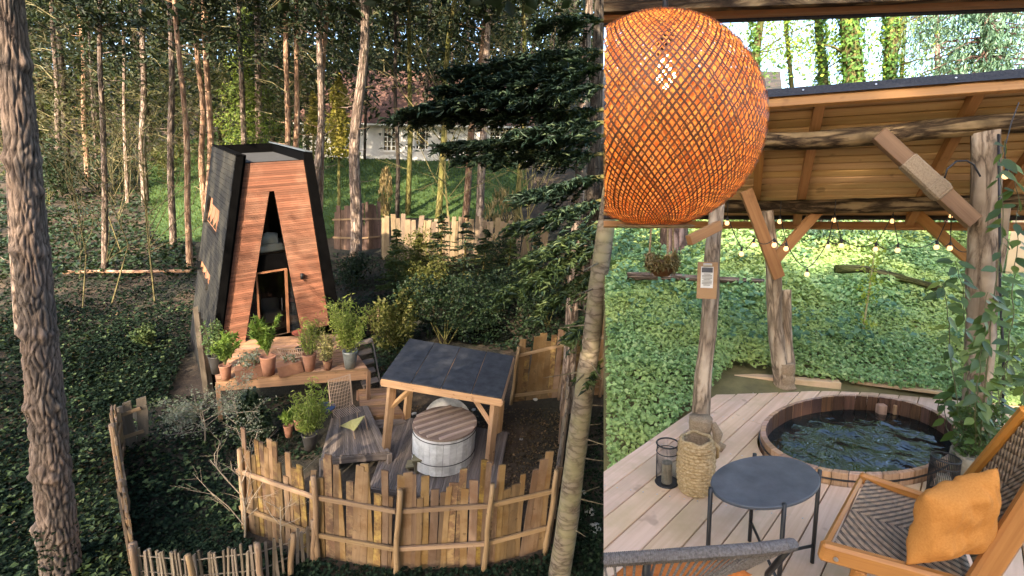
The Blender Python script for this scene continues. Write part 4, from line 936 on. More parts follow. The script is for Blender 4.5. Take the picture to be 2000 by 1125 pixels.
for i in range(rows):
    z0, z1 = zB + i * rh, zB + (i + 1) * rh - .007; y0 = -.03 + random.uniform(-.007, .007)
    segs = [(xl_, xr_)] if z0 >= apz else [(xl_, tl_), (tr_, xr_)]
    for fa, fb in segs:
        if z0 < apz < z1: pass
        cm.prism([CW(fa(z0), y0, z0), CW(fb(z0), y0, z0), CW(fb(z1), y0, z1), CW(fa(z1), y0, z1)], YC * .03, XC)
o = obj('front_cladding', cm, red, cab_); o['kind'] = 'stuff'
m = MB()      # backing behind the boards
for fa, fb in ((xl_, tl_), (tr_, xr_)): m.prism([CW(fa(zB), .02, zB), CW(fb(zB), .02, zB), CW(fb(apz), .02, apz), CW(fa(apz), .02, apz)], YC * .10, XC)
m.prism([CW(xl_(apz), .02, apz), CW(xr_(apz), .02, apz), CW(xTR, .02, zTOP), CW(xTL, .02, zTOP)], YC * .10, XC); obj('front_wall', m, deepblk, cab_)
# depth of the cabin so that its back upper corner shows where it does
lo, hi = .3, 8
for _ in range(40):
    mid = (lo + hi) / 2
    if proj(CW(xOT, mid, zOT))[0] > 414: lo = mid
    else: hi = mid
DP = lo
zGL = -1.35
def xo(z): return lin(z, zOT, xOT, 0, xOB)
def xrr(z): return lin(z, zRT, xRT, 0, xRB)
# left wall: dark boards on a slab
m = MB().prism([CW(xo(zGL) + .10, -.10, zGL), CW(xo(zOT) + .10, -.10, zOT), CW(xo(zOT) + .10, DP, zOT), CW(xo(zGL) + .10, DP + .1, zGL)], XC * .14, YC); obj('side_wall', m, deepblk, cab_)
wpl = CW(xo(0), 0, 0); wnn = (CW(xo(zOT), 0, zOT) - wpl).cross(YC).normalized(); wnn = wnn if wnn.dot(CAM - wpl) > 0 else -wnn
def wp(px, py): return onplane(px, py, wpl, wnn)
wins = [[(407, 384), (430, 411), (421, 462), (399, 431)], [(390, 500), (410, 541), (405, 572), (386, 522)]]
rows2 = 44; m = MB()
wl = [[cl(wp(*p)) for p in w] for w in wins]
def hole(y, z):
    for w in wl:
        if inpoly(y, z, [(q.y, q.z) for q in w]): return True
    return False
for i in range(rows2):
    z0 = zGL + (zOT - zGL) * i / rows2; z1 = zGL + (zOT - zGL) * (i + 1) / rows2 - .014; zm = (z0 + z1) / 2; runs = []; cur = None; ns = 60
    for k in range(ns + 1):
        y = -.12 + (DP + .12) * k / ns; h = hole(y, zm) or k == ns
        if not h and cur is None: cur = y
        if h and cur is not None: runs.append((cur, y)); cur = None
    for ya, yb in runs: m.prism([CW(xo(z0), ya, z0), CW(xo(z0), yb, z0), CW(xo(z1), yb, z1), CW(xo(z1), ya, z1)], XC * .10, YC)
o = obj('side_cladding', m, blk, cab_); o['kind'] = 'stuff'
orw = wood('window_reveal_wood', (.20, .085, .04), (.30, .14, .075), vary=.15)
glassd, n, b = newmat('dark_window_glass'); b.inputs['Base Color'].default_value = (.012, .014, .016, 1); b.inputs['Roughness'].default_value = .05; b.inputs['Specular IOR Level'].default_value = .7
for w in wl:
    tl, tr, br_, bl = w
    for k in range(4):
        a, c = k / 4, (k + 1) / 4 - .03; f = (a + c) / 2
        q = [bl.lerp(br_, a), bl.lerp(br_, c), tl.lerp(tr, c), tl.lerp(tr, a)]; wn = obj('side_window', MB().prism([CW(p.x + .085, p.y, p.z) for p in q], XC * .012, YC), orw, cab_)
        pc = sum((Vector(p) for p in q), Vector()) / 4; q2 = [pc + (p - pc) * .9 for p in q]; q2[2] = q2[2].lerp(q2[3], .55); q2[1] = q2[1].lerp(q2[0], .0)
        obj('pane', MB().prism([CW(p.x + .079, p.y, p.z) for p in (q2[0], q2[1], q2[1].lerp(q2[2], .35))], XC * .006, YC), glassd, wn)
# black fins framing the front, right wall, roof
m = MB().prism([CW(xo(zGL) - .0, -.16, zGL), CW(xl_(zGL), -.16, zGL), CW(xl_(zOT) + .0, -.16, zOT), CW(xo(zOT), -.16, zOT)], YC * .13, UL); obj('front_fin', m, deepblk, cab_)
m = MB().prism([CW(xr_(zGL), -.16, zGL), CW(xrr(zGL), -.16, zGL), CW(xrr(zRT), -.16, zRT), CW(xr_(zRT), -.16, zRT)], YC * .13, UL); obj('front_fin', m, deepblk, cab_)
obj('side_wall', MB().prism([CW(xrr(zGL) - .12, -.02, zGL), CW(xrr(zRT) - .12, -.02, zRT), CW(xrr(zRT) - .12, DP, zRT), CW(xrr(zGL) - .12, DP + .1, zGL)], XC * .12, YC), deepblk, cab_)
obj('roof', MB().prism([CW(xOT + .05, 0, zTOP - .12), CW(xRT - .05, 0, zTOP - .12), CW(xRT - .05, DP, zTOP - .12), CW(xOT + .05, DP, zTOP - .12)], UL * .04, XC), plain('roof_felt_grey', (.03, .032, .036), .8, c2=(.06, .062, .066), nscale=20), cab_)
obj('rear_wall', MB().prism([CW(xo(zGL) + .1, DP, zGL), CW(xrr(zGL) - .1, DP, zGL), CW(xrr(zRT) - .1, DP, zRT), CW(xo(zOT) + .1, DP, zOT)], YC * .1, XC), deepblk, cab_)
obj('parapet_cap', MB().beam(CW((xRT + xTR) / 2, -.18, zRT + .03), CW((xRT + xTR) / 2, DP, zRT + .03), .20, .03, up=UL), plain('zinc_cap', (.20, .23, .26), .4, metal=.6), cab_)
obj('parapet_cap', MB().beam(CW(xOT + .06, -.18, zOT + .02), CW(xOT + .06, DP, zOT + .02), .14, .03, up=UL), deepblk, cab_)
# glazing in the A: interior, bed, band, door
YI = .16
inner = plain('interior_wood', (.035, .022, .014), .8, c2=(.07, .045, .03), nscale=6)
obj('interior', MB().prism([CW(tl_(zB) - .4, 2.0, zB), CW(tr_(zB) + .4, 2.0, zB), CW(apx1 + .5, 2.0, apz), CW(apx0 - .5, 2.0, apz)], YC * .04, XC), inner, cab_)
_, zb1 = fl(530, 499); _, zb2 = fl(530, 535); _, zp0 = fl(530, 484); _, zp1 = fl(530, 448)
obj('upper_floor', MB().prism([CW(tl_(zb1) - .2, YI + .05, zb1), CW(tr_(zb1) + .2, YI + .05, zb1), CW(tr_(zb1) + .2, 1.9, zb1), CW(tl_(zb1) - .2, 1.9, zb1)], UL * .05, XC), inner, cab_)
lin_ = plain('bed_linen', (.72, .70, .66), .9, bump=.2, nscale=8)
obj('mattress', MB().beam(CW(tl_(zb1) - .1, .66, zb1 + .16), CW(tr_(zb1) + .1, .66, zb1 + .16), .9, .22, up=UL), lin_, cab_, bevel=.04)
x0_, _ = fl(514, 470); x1_, _ = fl(549, 470)
obj('pillow', MB().tube([CW(x0_, .42, zb1 + .38), CW((x0_ + x1_) / 2, .42, zb1 + .44), CW(x1_, .42, zb1 + .40)], [.15, .20, .17], 12), lin_, cab_, smooth=True)
obj('curtain', MB().tube([CW(apx0 + .05, .9, zb1 + .5), CW(apx0 + .05, .9, apz - .1)], [.10, .05], 8, jit=.3), inner, cab_)
glass, n, b = newmat('clear_glazing'); gl = n.nodes.new('ShaderNodeBsdfGlossy'); gl.inputs['Roughness'].default_value = .03; tp = n.nodes.new('ShaderNodeBsdfTransparent'); tp.inputs[0].default_value = (.75, .78, .78, 1)
fr_ = n.nodes.new('ShaderNodeFresnel'); fr_.inputs[0].default_value = 1.5; mx = n.nodes.new('ShaderNodeMixShader'); n.links.new(fr_.outputs[0], mx.inputs[0]); n.links.new(tp.outputs[0], mx.inputs[1]); n.links.new(gl.outputs[0], mx.inputs[2]); n.links.new(mx.outputs[0], n.nodes['Material Output'].inputs[0])
obj('upper_window', MB().add([CW(tl_(zb1) + .02, YI, zb1), CW(tr_(zb1) - .02, YI, zb1), CW(apx1, YI, apz), CW(apx0, YI, apz)], [(0, 1, 2, 3)], [[(0, 0)] * 4]), glass, cab_)
obj('black_panel', MB().prism([CW(tl_(zb2) - .05, YI - .05, zb2), CW(tr_(zb2) + .05, YI - .05, zb2), CW(tr_(zb1) + .05, YI - .05, zb1), CW(tl_(zb1) - .05, YI - .05, zb1)], YC * .06, XC), deepblk, cab_)
xd0, zd = fl(502, 536); xd1, _ = fl(560, 536)
obj('side_panel', MB().prism([CW(tl_(zB) - .05, YI - .02, zB), CW(xd0, YI - .02, zB), CW(xd0, YI - .02, zb2), CW(tl_(zb2) - .05, YI - .02, zb2)], YC * .04, XC), glassd, cab_)
obj('side_panel', MB().prism([CW(xd1, YI - .02, zB), CW(tr_(zB) + .05, YI - .02, zB), CW(tr_(zb2) + .05, YI - .02, zb2), CW(xd1, YI - .02, zb2)], YC * .04, XC), glassd, cab_)
dr = obj('door', MB().beam(CW(xd0, YI - .06, zB), CW(xd0, YI - .06, zd), .05, .06, up=YC).beam(CW(xd1, YI - .06, zB), CW(xd1, YI - .06, zd), .07, .06, up=YC).beam(CW(xd0 - .03, YI - .06, zd), CW(xd1 + .03, YI - .06, zd), .05, .06, up=YC), orw, cab_)
obj('door_pane', MB().add([CW(xd0, YI - .05, zB), CW(xd1, YI - .05, zB), CW(xd1, YI - .05, zd), CW(xd0, YI - .05, zd)], [(0, 1, 2, 3)], [[(0, 0)] * 4]), glass, dr)
obj('door_handle', MB().tube([CW(xd1 - .14, YI - .09, .75), CW(xd1 - .14, YI - .09, 1.15)], .015, 6), M['black'], dr)
obj('armchair', MB().beam(CW((xd0 + xd1) / 2 + .15, .9, .25), CW((xd0 + xd1) / 2 + .15, 1.3, .25), .5, .4, up=UL).beam(CW((xd0 + xd1) / 2 + .15, 1.3, .5), CW((xd0 + xd1) / 2 + .15, 1.4, .5), .5, .6, up=UL), plain('grey_upholstery', (.16, .15, .13), .9), cab_, bevel=.05)
obj('ground_floor', MB().prism([CW(xBL, .1, zB - .02), CW(xBR, .1, zB - .02), CW(xBR, DP, zB - .02), CW(xBL, DP, zB - .02)], UL * .03, XC), inner, cab_)
xs_, zs_ = fl(588, 538); obj('wall_light', MB().tube([CW(xs_, -.10, zs_ - .09), CW(xs_, -.10, zs_ + .09)], .045, 10), M['black'], cab_, smooth=True)
# ---- cabin deck, stairs, landings
dwood = wood('deck_boards', (.20, .11, .065), (.34, .20, .12), gr=24, gl=.8, vary=.25, bump=.2)
gwood = wood('grey_deck_boards', (.10, .08, .07), (.20, .165, .145), gr=24, gl=.8, vary=.3, bump=.25)
def platform(name, corners, w, label, mat, nb, fas, along=0, cat='deck', legs=True, gap=.12):
    """corners: near-left, near-right, far-right, far-left (pixels on the level w); boards run along edge 0-1 (along=0) or 1-2 (along=1)"""
    c = [L(*p, w) for p in corners]; r = empty(name, sum(c, Vector()) / 4 - NL * w, label, cat)
    if along: c = [c[1], c[2], c[3], c[0]]
    for i in range(nb):
        t0, t1 = i / nb, (i + 1 - gap) / nb
        q = [c[0].lerp(c[3], t0), c[1].lerp(c[2], t0), c[1].lerp(c[2], t1), c[0].lerp(c[3], t1)]
        obj('board', MB().prism([p - NL * .03 + NL * random.uniform(0, .004) for p in q], NL * .03, c[1] - c[0]), mat, r)
    k = [L(*p, w) for p in corners]
    for a, b__ in ((k[0], k[1]), (k[1], k[2]), (k[3], k[0])): obj('fascia', MB().beam(a - NL * (fas / 2 + .032), b__ - NL * (fas / 2 + .032), .05, fas, up=NL), mat, r)
    if legs:
        for p in k: obj('leg', MB().beam(p - NL * .05, p - UL * (w + .15), .09, .09, up=YC), mat, r)
    return r
platform('cabin_deck', [(424, 744), (719, 722), (668, 652), (410, 664)], WD, 'raised timber deck with a thick red-brown edge in front of the cabin', dwood, 20, .26)
platform('lower_deck', [(628, 893), (760, 882), (716, 792), (652, 800)], .42, 'low weathered deck with the folding chairs below the cabin', gwood, 30, .18, along=1)
platform('landing', [(706, 812), (788, 808), (752, 756), (700, 760)], .30, 'small timber landing at the foot of the stairs', dwood, 14, .16)
platform('landing_step', [(735, 838), (792, 824), (788, 808), (732, 818)], .16, 'single low step below the landing', gwood, 3, .12)
platform('tub_platform', [(722, 950), (962, 985), (990, 843), (774, 812)], .12, 'grooved grey platform under the covered hot tub', gwood, 50, .14, along=1, gap=.16)
st = empty('garden_stairs', L(722, 745, .3), 'short open timber stairs right of the cabin deck', 'stairs')
tr5 = [((711, 668), 1.28, 30), ((711, 688), 1.05, 28), ((716, 707), .84, 26), ((719, 724), .63, 24), ((722, 745), .42, 30)]
ends = []
for (p, w_, wd) in tr5:
    q = L(*p, w_); hw = wd * .5 * pxm(q); obj('tread', MB().beam(q - XC * hw, q + XC * hw, .26, .04, up=NL), gwood, st); ends.append((q - XC * hw, q + XC * hw))
for s in (0, 1): obj('stringer', MB().beam(ends[0][s] - NL * .06, ends[-1][s] - NL * .25 - YC * .15, .04, .14, up=NL), gwood, st)
# ---- small hot-tub shelter
sh = empty('tub_shelter', L(866, 880, .12), 'small timber shelter with a black felt roof over the white hot tub', 'shelter')
tim = wood('shelter_timber', (.30, .17, .09), (.46, .29, .17), gr=24, vary=.2)
bs = {}
for nm, pb_, pt_ in (('fl', (752, 893), (766, 750)), ('fr', (955, 908), (967, 786)), ('bl', (794, 816), (800, 752)), ('br', (972, 843), (978, 782))):
    b0_ = L(*pb_, .12); h_ = rise(b0_, pt_[1]); dd = proj(b0_ + UL * h_)[2]; tp_ = P(*pt_, dd); bs[nm] = (b0_, tp_, dd)
    obj('post', MB().beam(b0_, tp_, .15, .15, up=YC), tim, sh)
dF = (bs['fl'][2], bs['fr'][2]); dB = (bs['bl'][2], bs['br'][2])
R4 = [P(745, 740, dF[0] - .25), P(981, 780, dF[1] - .25), P(1004, 698, dB[1] + .5), P(800, 663, dB[0] + .5)]
rn = (R4[1] - R4[0]).cross(R4[3] - R4[0]).normalized(); rn = rn if rn.dot(UL) > 0 else -rn
feltb = plain('blue_black_felt', (.014, .017, .024), .75, c2=(.045, .05, .062), nscale=5, bump=.3)
for i in range(4):
    a, c = i / 4, (i + 1) / 4 - .006; obj('felt_sheet', MB().prism([R4[0].lerp(R4[1], a), R4[0].lerp(R4[1], c), R4[3].lerp(R4[2], c), R4[3].lerp(R4[2], a)], rn * (.03 + .004 * (i % 2)), R4[1] - R4[0]), feltb, sh)
obj('roof_boards', MB().prism([q - rn * .03 for q in R4], rn * .028, R4[1] - R4[0]), tim, sh)
obj('eaves_beam', MB().beam(R4[0] - rn * .11 + (R4[3] - R4[0]) * .015, R4[1] - rn * .11 + (R4[2] - R4[1]) * .015, .05, .15, up=rn), tim, sh)
obj('eaves_beam', MB().beam(R4[3] - rn * .11, R4[2] - rn * .11, .05, .15, up=rn), tim, sh)
for a, b__ in ((R4[0], R4[3]), (R4[1], R4[2])): obj('verge_board', MB().beam(a - rn * .09, b__ - rn * .09, .04, .11, up=rn), tim, sh)
def br2(nm, f, along, h): p0, p1 = bs[nm][0], bs[nm][1]; a = p0.lerp(p1, f); return obj('brace', MB().beam(a, p1 + along - UL * h, .09, .09, up=YC), tim, sh)
br2('fl', .68, (R4[1] - R4[0]) * .16, 0.05); br2('fr', .62, (R4[0] - R4[1]) * .16, 0.05)
# ---- white tub with slatted lid
tbb = L(866, 893, .12); th_ = rise(tbb, 828); tr_px = 59 * pxm(tbb + UL * th_); wt = empty('white_hot_tub', tbb, 'white wooden hot tub with a brown slatted lid under the shelter', 'hot tub')
wht = wood('white_painted_staves', (.66, .65, .63), (.80, .79, .77), gr=18, vary=.16, blotch=(.54, .53, .51), bscale=4, bump=.15, knots=False); brn = wood('lid_wood', (.20, .14, .115), (.31, .225, .185), vary=.15); brn2 = wood('lid_slat_wood', (.34, .25, .20), (.44, .34, .28), vary=.15)
axx = YC.cross(UL).normalized(); axy = UL.cross(axx).normalized()
def tpt(r, a, z): return tbb + axx * (r * math.cos(a)) + axy * (r * math.sin(a)) + UL * z
for i in range(30):
    a0, a1 = 2 * math.pi * (i + .025) / 30, 2 * math.pi * (i + .975) / 30
    obj('stave', MB().prism([tpt(tr_px, a0, 0), tpt(tr_px, a1, 0), tpt(tr_px * .93, a1, 0), tpt(tr_px * .93, a0, 0)], UL * th_, UL), wht, wt)
for z in (.30, .92): obj('hoop', MB().tube([tpt(tr_px * 1.01, 2 * math.pi * k / 48, th_ * z) for k in range(49)], .010, 5, cap=False), M['black'], wt)
obj('lid', MB().lathe(tbb + UL * th_, [(0, .05), (tr_px * 1.02, .05), (tr_px * 1.02, 0), (0, 0)], 40, up=UL), brn, wt)
for k in range(6):
    t = -.78 + k * .31; w_ = math.sqrt(1 - t * t) * tr_px * .97; c_ = tbb + UL * (th_ + .07) - YC * 0 + axy * (t * tr_px); obj('lid_slat', MB().beam(c_ - axx * w_, c_ + axx * w_, .06, .035, up=UL), brn2, wt)
ld = tbb + axy * (tr_px * 1.22) + UL * (th_ * .62); lup = (UL * .35 + axy * -.9).normalized()
tag(obj('spare_lid', MB().lathe(P(875, 822, proj(tbb)[2] + tr_px * 1.12), [(0, .05), (tr_px * .88, .05), (tr_px * .88, 0), (0, 0)], 36, up=(UL * .75 - YC * .65).normalized()), wht), 'pale round lid leaning behind the white hot tub', 'lid')
ts = empty('tub_steps', L(825, 915, .12), 'small mossy wooden steps in front of the white hot tub', 'steps'); mosw = wood('mossy_step_wood', (.10, .09, .05), (.22, .19, .12), vary=.2)
for (p, w_, wd) in (((824, 893), .55, 34), ((812, 905), .30, 34)):
    q = L(*p, w_); hw = wd * .5 * pxm(q); dv = (XC - YC * .45).normalized(); obj('tread', MB().beam(q - dv * hw, q + dv * hw, .24, .04, up=NL), mosw, ts)
    for s in (-1, 1): obj('leg', MB().beam(q + dv * hw * .85 * s, q + dv * hw * .85 * s - NL * (w_ - .13), .06, .10, up=YC), mosw, ts)
# ---- fences
ylw = wood('rough_yellow_planks', (.105, .066, .038), (.215, .142, .082), gr=15, gl=.9, vary=.36, bump=.8, blotch=(.13, .075, .036), bscale=2.2, rough=.8)
gry = wood('weathered_planks', (.09, .072, .056), (.19, .155, .12), gr=18, vary=.3, bump=.4)
tanw = wood('tan_fence_wood', (.17, .11, .065), (.27, .185, .115), gr=20, vary=.2, bump=.3)
brk_pl = wood('bark_planks', (.05, .03, .018), (.17, .095, .045), gr=12, gl=1.6, vary=.4, bump=.8, blotch=(.22, .15, .06), bscale=6)
dkw = wood('dark_fence_wood', (.06, .035, .028), (.13, .08, .06), gr=20, vary=.3)
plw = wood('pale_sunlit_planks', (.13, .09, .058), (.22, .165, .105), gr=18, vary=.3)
def plank(p, h, w, th, along, mat, parent, up=UL, lean=0.0, name='plank', taper=1.0):
    nn = along.cross(up).normalized(); d = (up + along * lean).normalized(); w1 = w * taper * random.uniform(.85, 1.05)
    j = random.uniform(-.3, .3) * w; k = 3; L_ = []; Rr = []
    for i in range(k + 1):
        t = i / k; c = p + d * (h * t) + along * (j * math.sin(math.pi * t) * .6); ww = w + (w1 - w) * t; ww *= random.uniform(.9, 1.05); L_.append(c - along * ww / 2); Rr.append(c + along * ww / 2)
    L_[-1] = L_[-1] + d * random.uniform(-.03, .03)
    vs = []; 
    for a, b in zip(L_, Rr): m_ = (a + b) / 2; vs += [a - nn * th * .2, m_ - nn * th * .5, b - nn * th * .2, b + nn * th * .4, a + nn * th * .4]
    fs = []; uvs = []; n = 5
    for i in range(k):
        for q in range(n):
            r = (q + 1) % n; fs.append((i * n + q, i * n + r, (i + 1) * n + r, (i + 1) * n + q)); u0, u1 = i * h / k, (i + 1) * h / k; uvs.append([(u0, q * .06), (u0, q * .06 + .06), (u1, q * .06 + .06), (u1, q * .06)])
    fs.append(tuple(range(k * n, k * n + n))); uvs.append([(0, .02 * q) for q in range(n)])
    return obj(name, MB().add(vs, fs, uvs), mat, parent)
def fence(name, label, verts, wid, mat, railmat=None, postmat=None, vary=.12, rails=(.28, .70), gap=.01, group=None, lean=.03, post_r=.052, post_h=.95, posts=True, th=.04, front=True, wob=1.0, sink=.05):
    pts = [LT(x, y) for x, y, t in verts]; hs = [rise(p, v[2]) for p, v in zip(pts, verts)]
    r = empty(name, sum(pts, Vector()) / len(pts), label, 'fence', group)
    for i in range(len(pts) - 1):
        a, b = pts[i], pts[i + 1]; d = b - a; ln = d.length; d.normalize(); t = 0; tocam = (CAM - (a + b) / 2); nn = d.cross(UL).normalized(); nn = nn if nn.dot(tocam) > 0 else -nn
        while t < ln:
            w = wid * random.uniform(.72, 1.25) if wob else wid; c = a + d * (t + w / 2); h = hs[i] + (hs[i + 1] - hs[i]) * t / ln
            plank(c - UL * sink + nn * random.uniform(-.02, .02), max(.3, h * (1 + random.uniform(-vary, vary))), w, th, d, (brk_pl if mat is ylw and random.random() < .3 else mat), r, lean=random.gauss(0, lean)); t += (w * .88 if gap < .02 else w + gap * random.uniform(.7, 1.3))
        for f in rails: obj('rail', MB().beam(a + UL * (hs[i] * f) + nn * .06, b + UL * (hs[i + 1] * f) + nn * .06, .035, .085, up=UL), railmat or tanw, r)
    if posts:
        for p, h in zip(pts, hs):
            nn = (CAM - p); nn = (nn - UL * nn.dot(UL)).normalized(); q = p + nn * .12
            pp, rr = logtube(q - UL * .1, q + UL * h * post_h + d * random.gauss(0, .05), post_r, post_r * .85, k=6, wob=.05, seed=p.x); obj('post', MB().tube(pp, rr, 9, jit=.2), postmat or tanw, r, smooth=True)
    return r
fence('plank_fence', 'tall yellow-brown rough plank fence curving around the white hot tub', [(478, 1033, 862), (621, 1086, 912), (773, 1114, 940), (945, 1104, 928), (1066, 1070, 902)], .135, ylw, gap=.004, vary=.19)
fence('plank_fence', 'weathered plank fence seen edge-on right of the hot tub shelter', [(1072, 1050, 900), (1092, 900, 770), (1098, 812, 740)], .15, gry, vary=.15, lean=.06)
fence('plank_fence', 'yellow plank fence behind the right side of the tub shelter', [(998, 785, 668), (1092, 775, 640), (1172, 770, 618)], .22, ylw, rails=(.12, .78))
fence('plank_fence', 'dark grey plank panel standing on the ivy slope left of the cabin deck', [(238, 882, 782), (286, 868, 762)], .20, gry, posts=False, vary=.1)
fence('plank_fence', 'crooked tan plank fence seen edge-on at the far left of the enclosure', [(266, 1112, 1055), (247, 1010, 930), (236, 935, 815), (240, 886, 800)], .22, tanw, vary=.2, lean=.09, post_r=.07)
fence('picket_fence', 'low pale picket fence along the bottom of the enclosure', [(268, 1146, 1068), (384, 1158, 1078), (512, 1150, 1060), (566, 1118, 1046), (613, 1088, 1015)], .042, gry, vary=.08, rails=(), gap=.045, post_r=.05, post_h=1.10)
pf = bpy.data.objects['picket_fence']; pv_ = [(268, 1146, 1068), (384, 1158, 1078), (512, 1150, 1060), (566, 1118, 1046), (613, 1088, 1015)]
for fr_w in (.42, .8): obj('wire', MB().tube([LT(x, y) + UL * (rise(LT(x, y), t) * fr_w) for x, y, t in pv_], .012, 5), gry, pf)
fence('dark_fence', 'dark brown paling fence at the lawn edge right of the cabin', [(652, 486, 404), (700, 490, 400), (742, 484, 402)], .24, dkw, posts=False)
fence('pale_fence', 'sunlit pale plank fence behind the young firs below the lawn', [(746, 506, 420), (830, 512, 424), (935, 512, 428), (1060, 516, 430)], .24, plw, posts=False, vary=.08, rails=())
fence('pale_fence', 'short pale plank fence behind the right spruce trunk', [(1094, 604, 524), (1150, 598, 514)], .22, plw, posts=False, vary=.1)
fence('small_picket', 'short dark picket fence right of the bamboo pot beside the stairs', [(716, 656, 604), (747, 653, 602)], .07, dkw, rails=(.75,), gap=.05, posts=False)
lo_ = [L(392, 600, .3), L(410, 775, 0)]
wf = empty('silvered_board', LT(412, 775), 'tall silvered split boards leaning at the left corner of the cabin', 'fence')
for i in range(4): plank(LT(404 + 3 * i, 778 - 3 * i), rise(LT(404 + 3 * i, 778 - 3 * i), 598 + 12 * i) * 1.0, .13, .04, XC, gry, wf, lean=-.02)
# ---- white house beyond the lawn
hA, hB = LT(592, 303), LT(1026, 314); hx = (hB - hA).normalized(); hy = UL.cross(hx).normalized(); hy = hy if hy.dot(FW) > 0 else -hy
hw = (hB - hA).length; hh_ = rise(hA.lerp(hB, .35), 240); rdg = rise(hA.lerp(hB, .35) + hy * 3.5, 138)
hs = empty('white_house', hA.lerp(hB, .5), 'white house with a brown tiled roof and white lattice windows beyond the lawn', 'house')
whw = plain('white_render', (.55, .54, .53), .9, c2=(.68, .67, .65), nscale=4); tile = plain('brown_roof_tiles', (.09, .05, .042), .8, c2=(.19, .10, .075), nscale=9, bump=.5); wfr = plain('white_paint', (.78, .78, .76), .6)
def HP(x, y, z): return hA + hx * x + hy * y + UL * z
wins_ = [(742, 774, 248, 294), (806, 831, 249, 291), (950, 992, 248, 292), (612, 634, 250, 292)]
def hl(px, py): q = onplane(px, py, hA, hx.cross(UL).normalized()) - hA; z = q.dot((UL - hx * UL.dot(hx)).normalized()); return q.dot(hx) - z * 0, z
xs = sorted([(hl(a, c)[0], hl(b_, c)[0], hl(a, d)[1], hl(a, c)[1]) for a, b_, c, d in wins_])
m = MB(); x = 0
for (x0_, x1_, z0_, z1_) in xs:
    m.prism([HP(x, 0, -.6), HP(x0_, 0, -.6), HP(x0_, 0, hh_), HP(x, 0, hh_)], hy * .3, hx); m.prism([HP(x0_, 0, -.6), HP(x1_, 0, -.6), HP(x1_, 0, z0_), HP(x0_, 0, z0_)], hy * .3, hx); m.prism([HP(x0_, 0, z1_), HP(x1_, 0, z1_), HP(x1_, 0, hh_), HP(x0_, 0, hh_)], hy * .3, hx); x = x1_
m.prism([HP(x, 0, -.6), HP(hw, 0, -.6), HP(hw, 0, hh_), HP(x, 0, hh_)], hy * .3, hx); m.prism([HP(0, .3, -.6), HP(hw, .3, -.6), HP(hw, 7, -.6), HP(0, 7, -.6)], UL * hh_, hx) if False else None
obj('wall', m, whw, hs)
for (x0_, x1_, z0_, z1_) in xs:
    w = obj('window', MB().add([HP(x0_, .18, z0_), HP(x1_, .18, z0_), HP(x1_, .18, z1_), HP(x0_, .18, z1_)], [(0, 1, 2, 3)], [[(0, 0)] * 4]), glassd, hs)
    fm_ = MB()
    for k in range(5): xx = x0_ + (x1_ - x0_) * k / 4; fm_.beam(HP(xx, .12, z0_), HP(xx, .12, z1_), .12 if k in (0, 2, 4) else .05, .05, up=hy)
    for k in range(6): zz = z0_ + (z1_ - z0_) * k / 5; fm_.beam(HP(x0_, .115, zz), HP(x1_, .115, zz), .10 if k in (0, 5) else .05, .05, up=hy)
    obj('lattice', fm_, wfr, w); obj('sill', MB().beam(HP(x0_ - .15, -.06, z0_ - .06), HP(x1_ + .15, -.06, z0_ - .06), .2, .10, up=UL), wfr, w)
for i in range(12):
    a, c = i / 12, (i + 1) / 12 + .02; r0, r1 = HP(-.6, -.5, hh_ - .1), HP(hw + .6, -.5, hh_ - .1); q0, q1 = HP(.4, 4.2, rdg), HP(hw - .4, 4.2, rdg)
    obj('tile_course', MB().prism([r0.lerp(q0, a) + UL * .03, r1.lerp(q1, a) + UL * .03, r1.lerp(q1, c), r0.lerp(q0, c)], UL * .04, hx), tile, hs)
obj('eaves', MB().beam(HP(-.6, -.48, hh_ - .18), HP(hw + .6, -.48, hh_ - .18), .08, .14, up=UL), wfr, hs)
obj('plinth', MB().beam(HP(-.3, -.4, -.1), HP(hw + .3, -.4, -.1), .8, .35, up=UL), whw, hs)
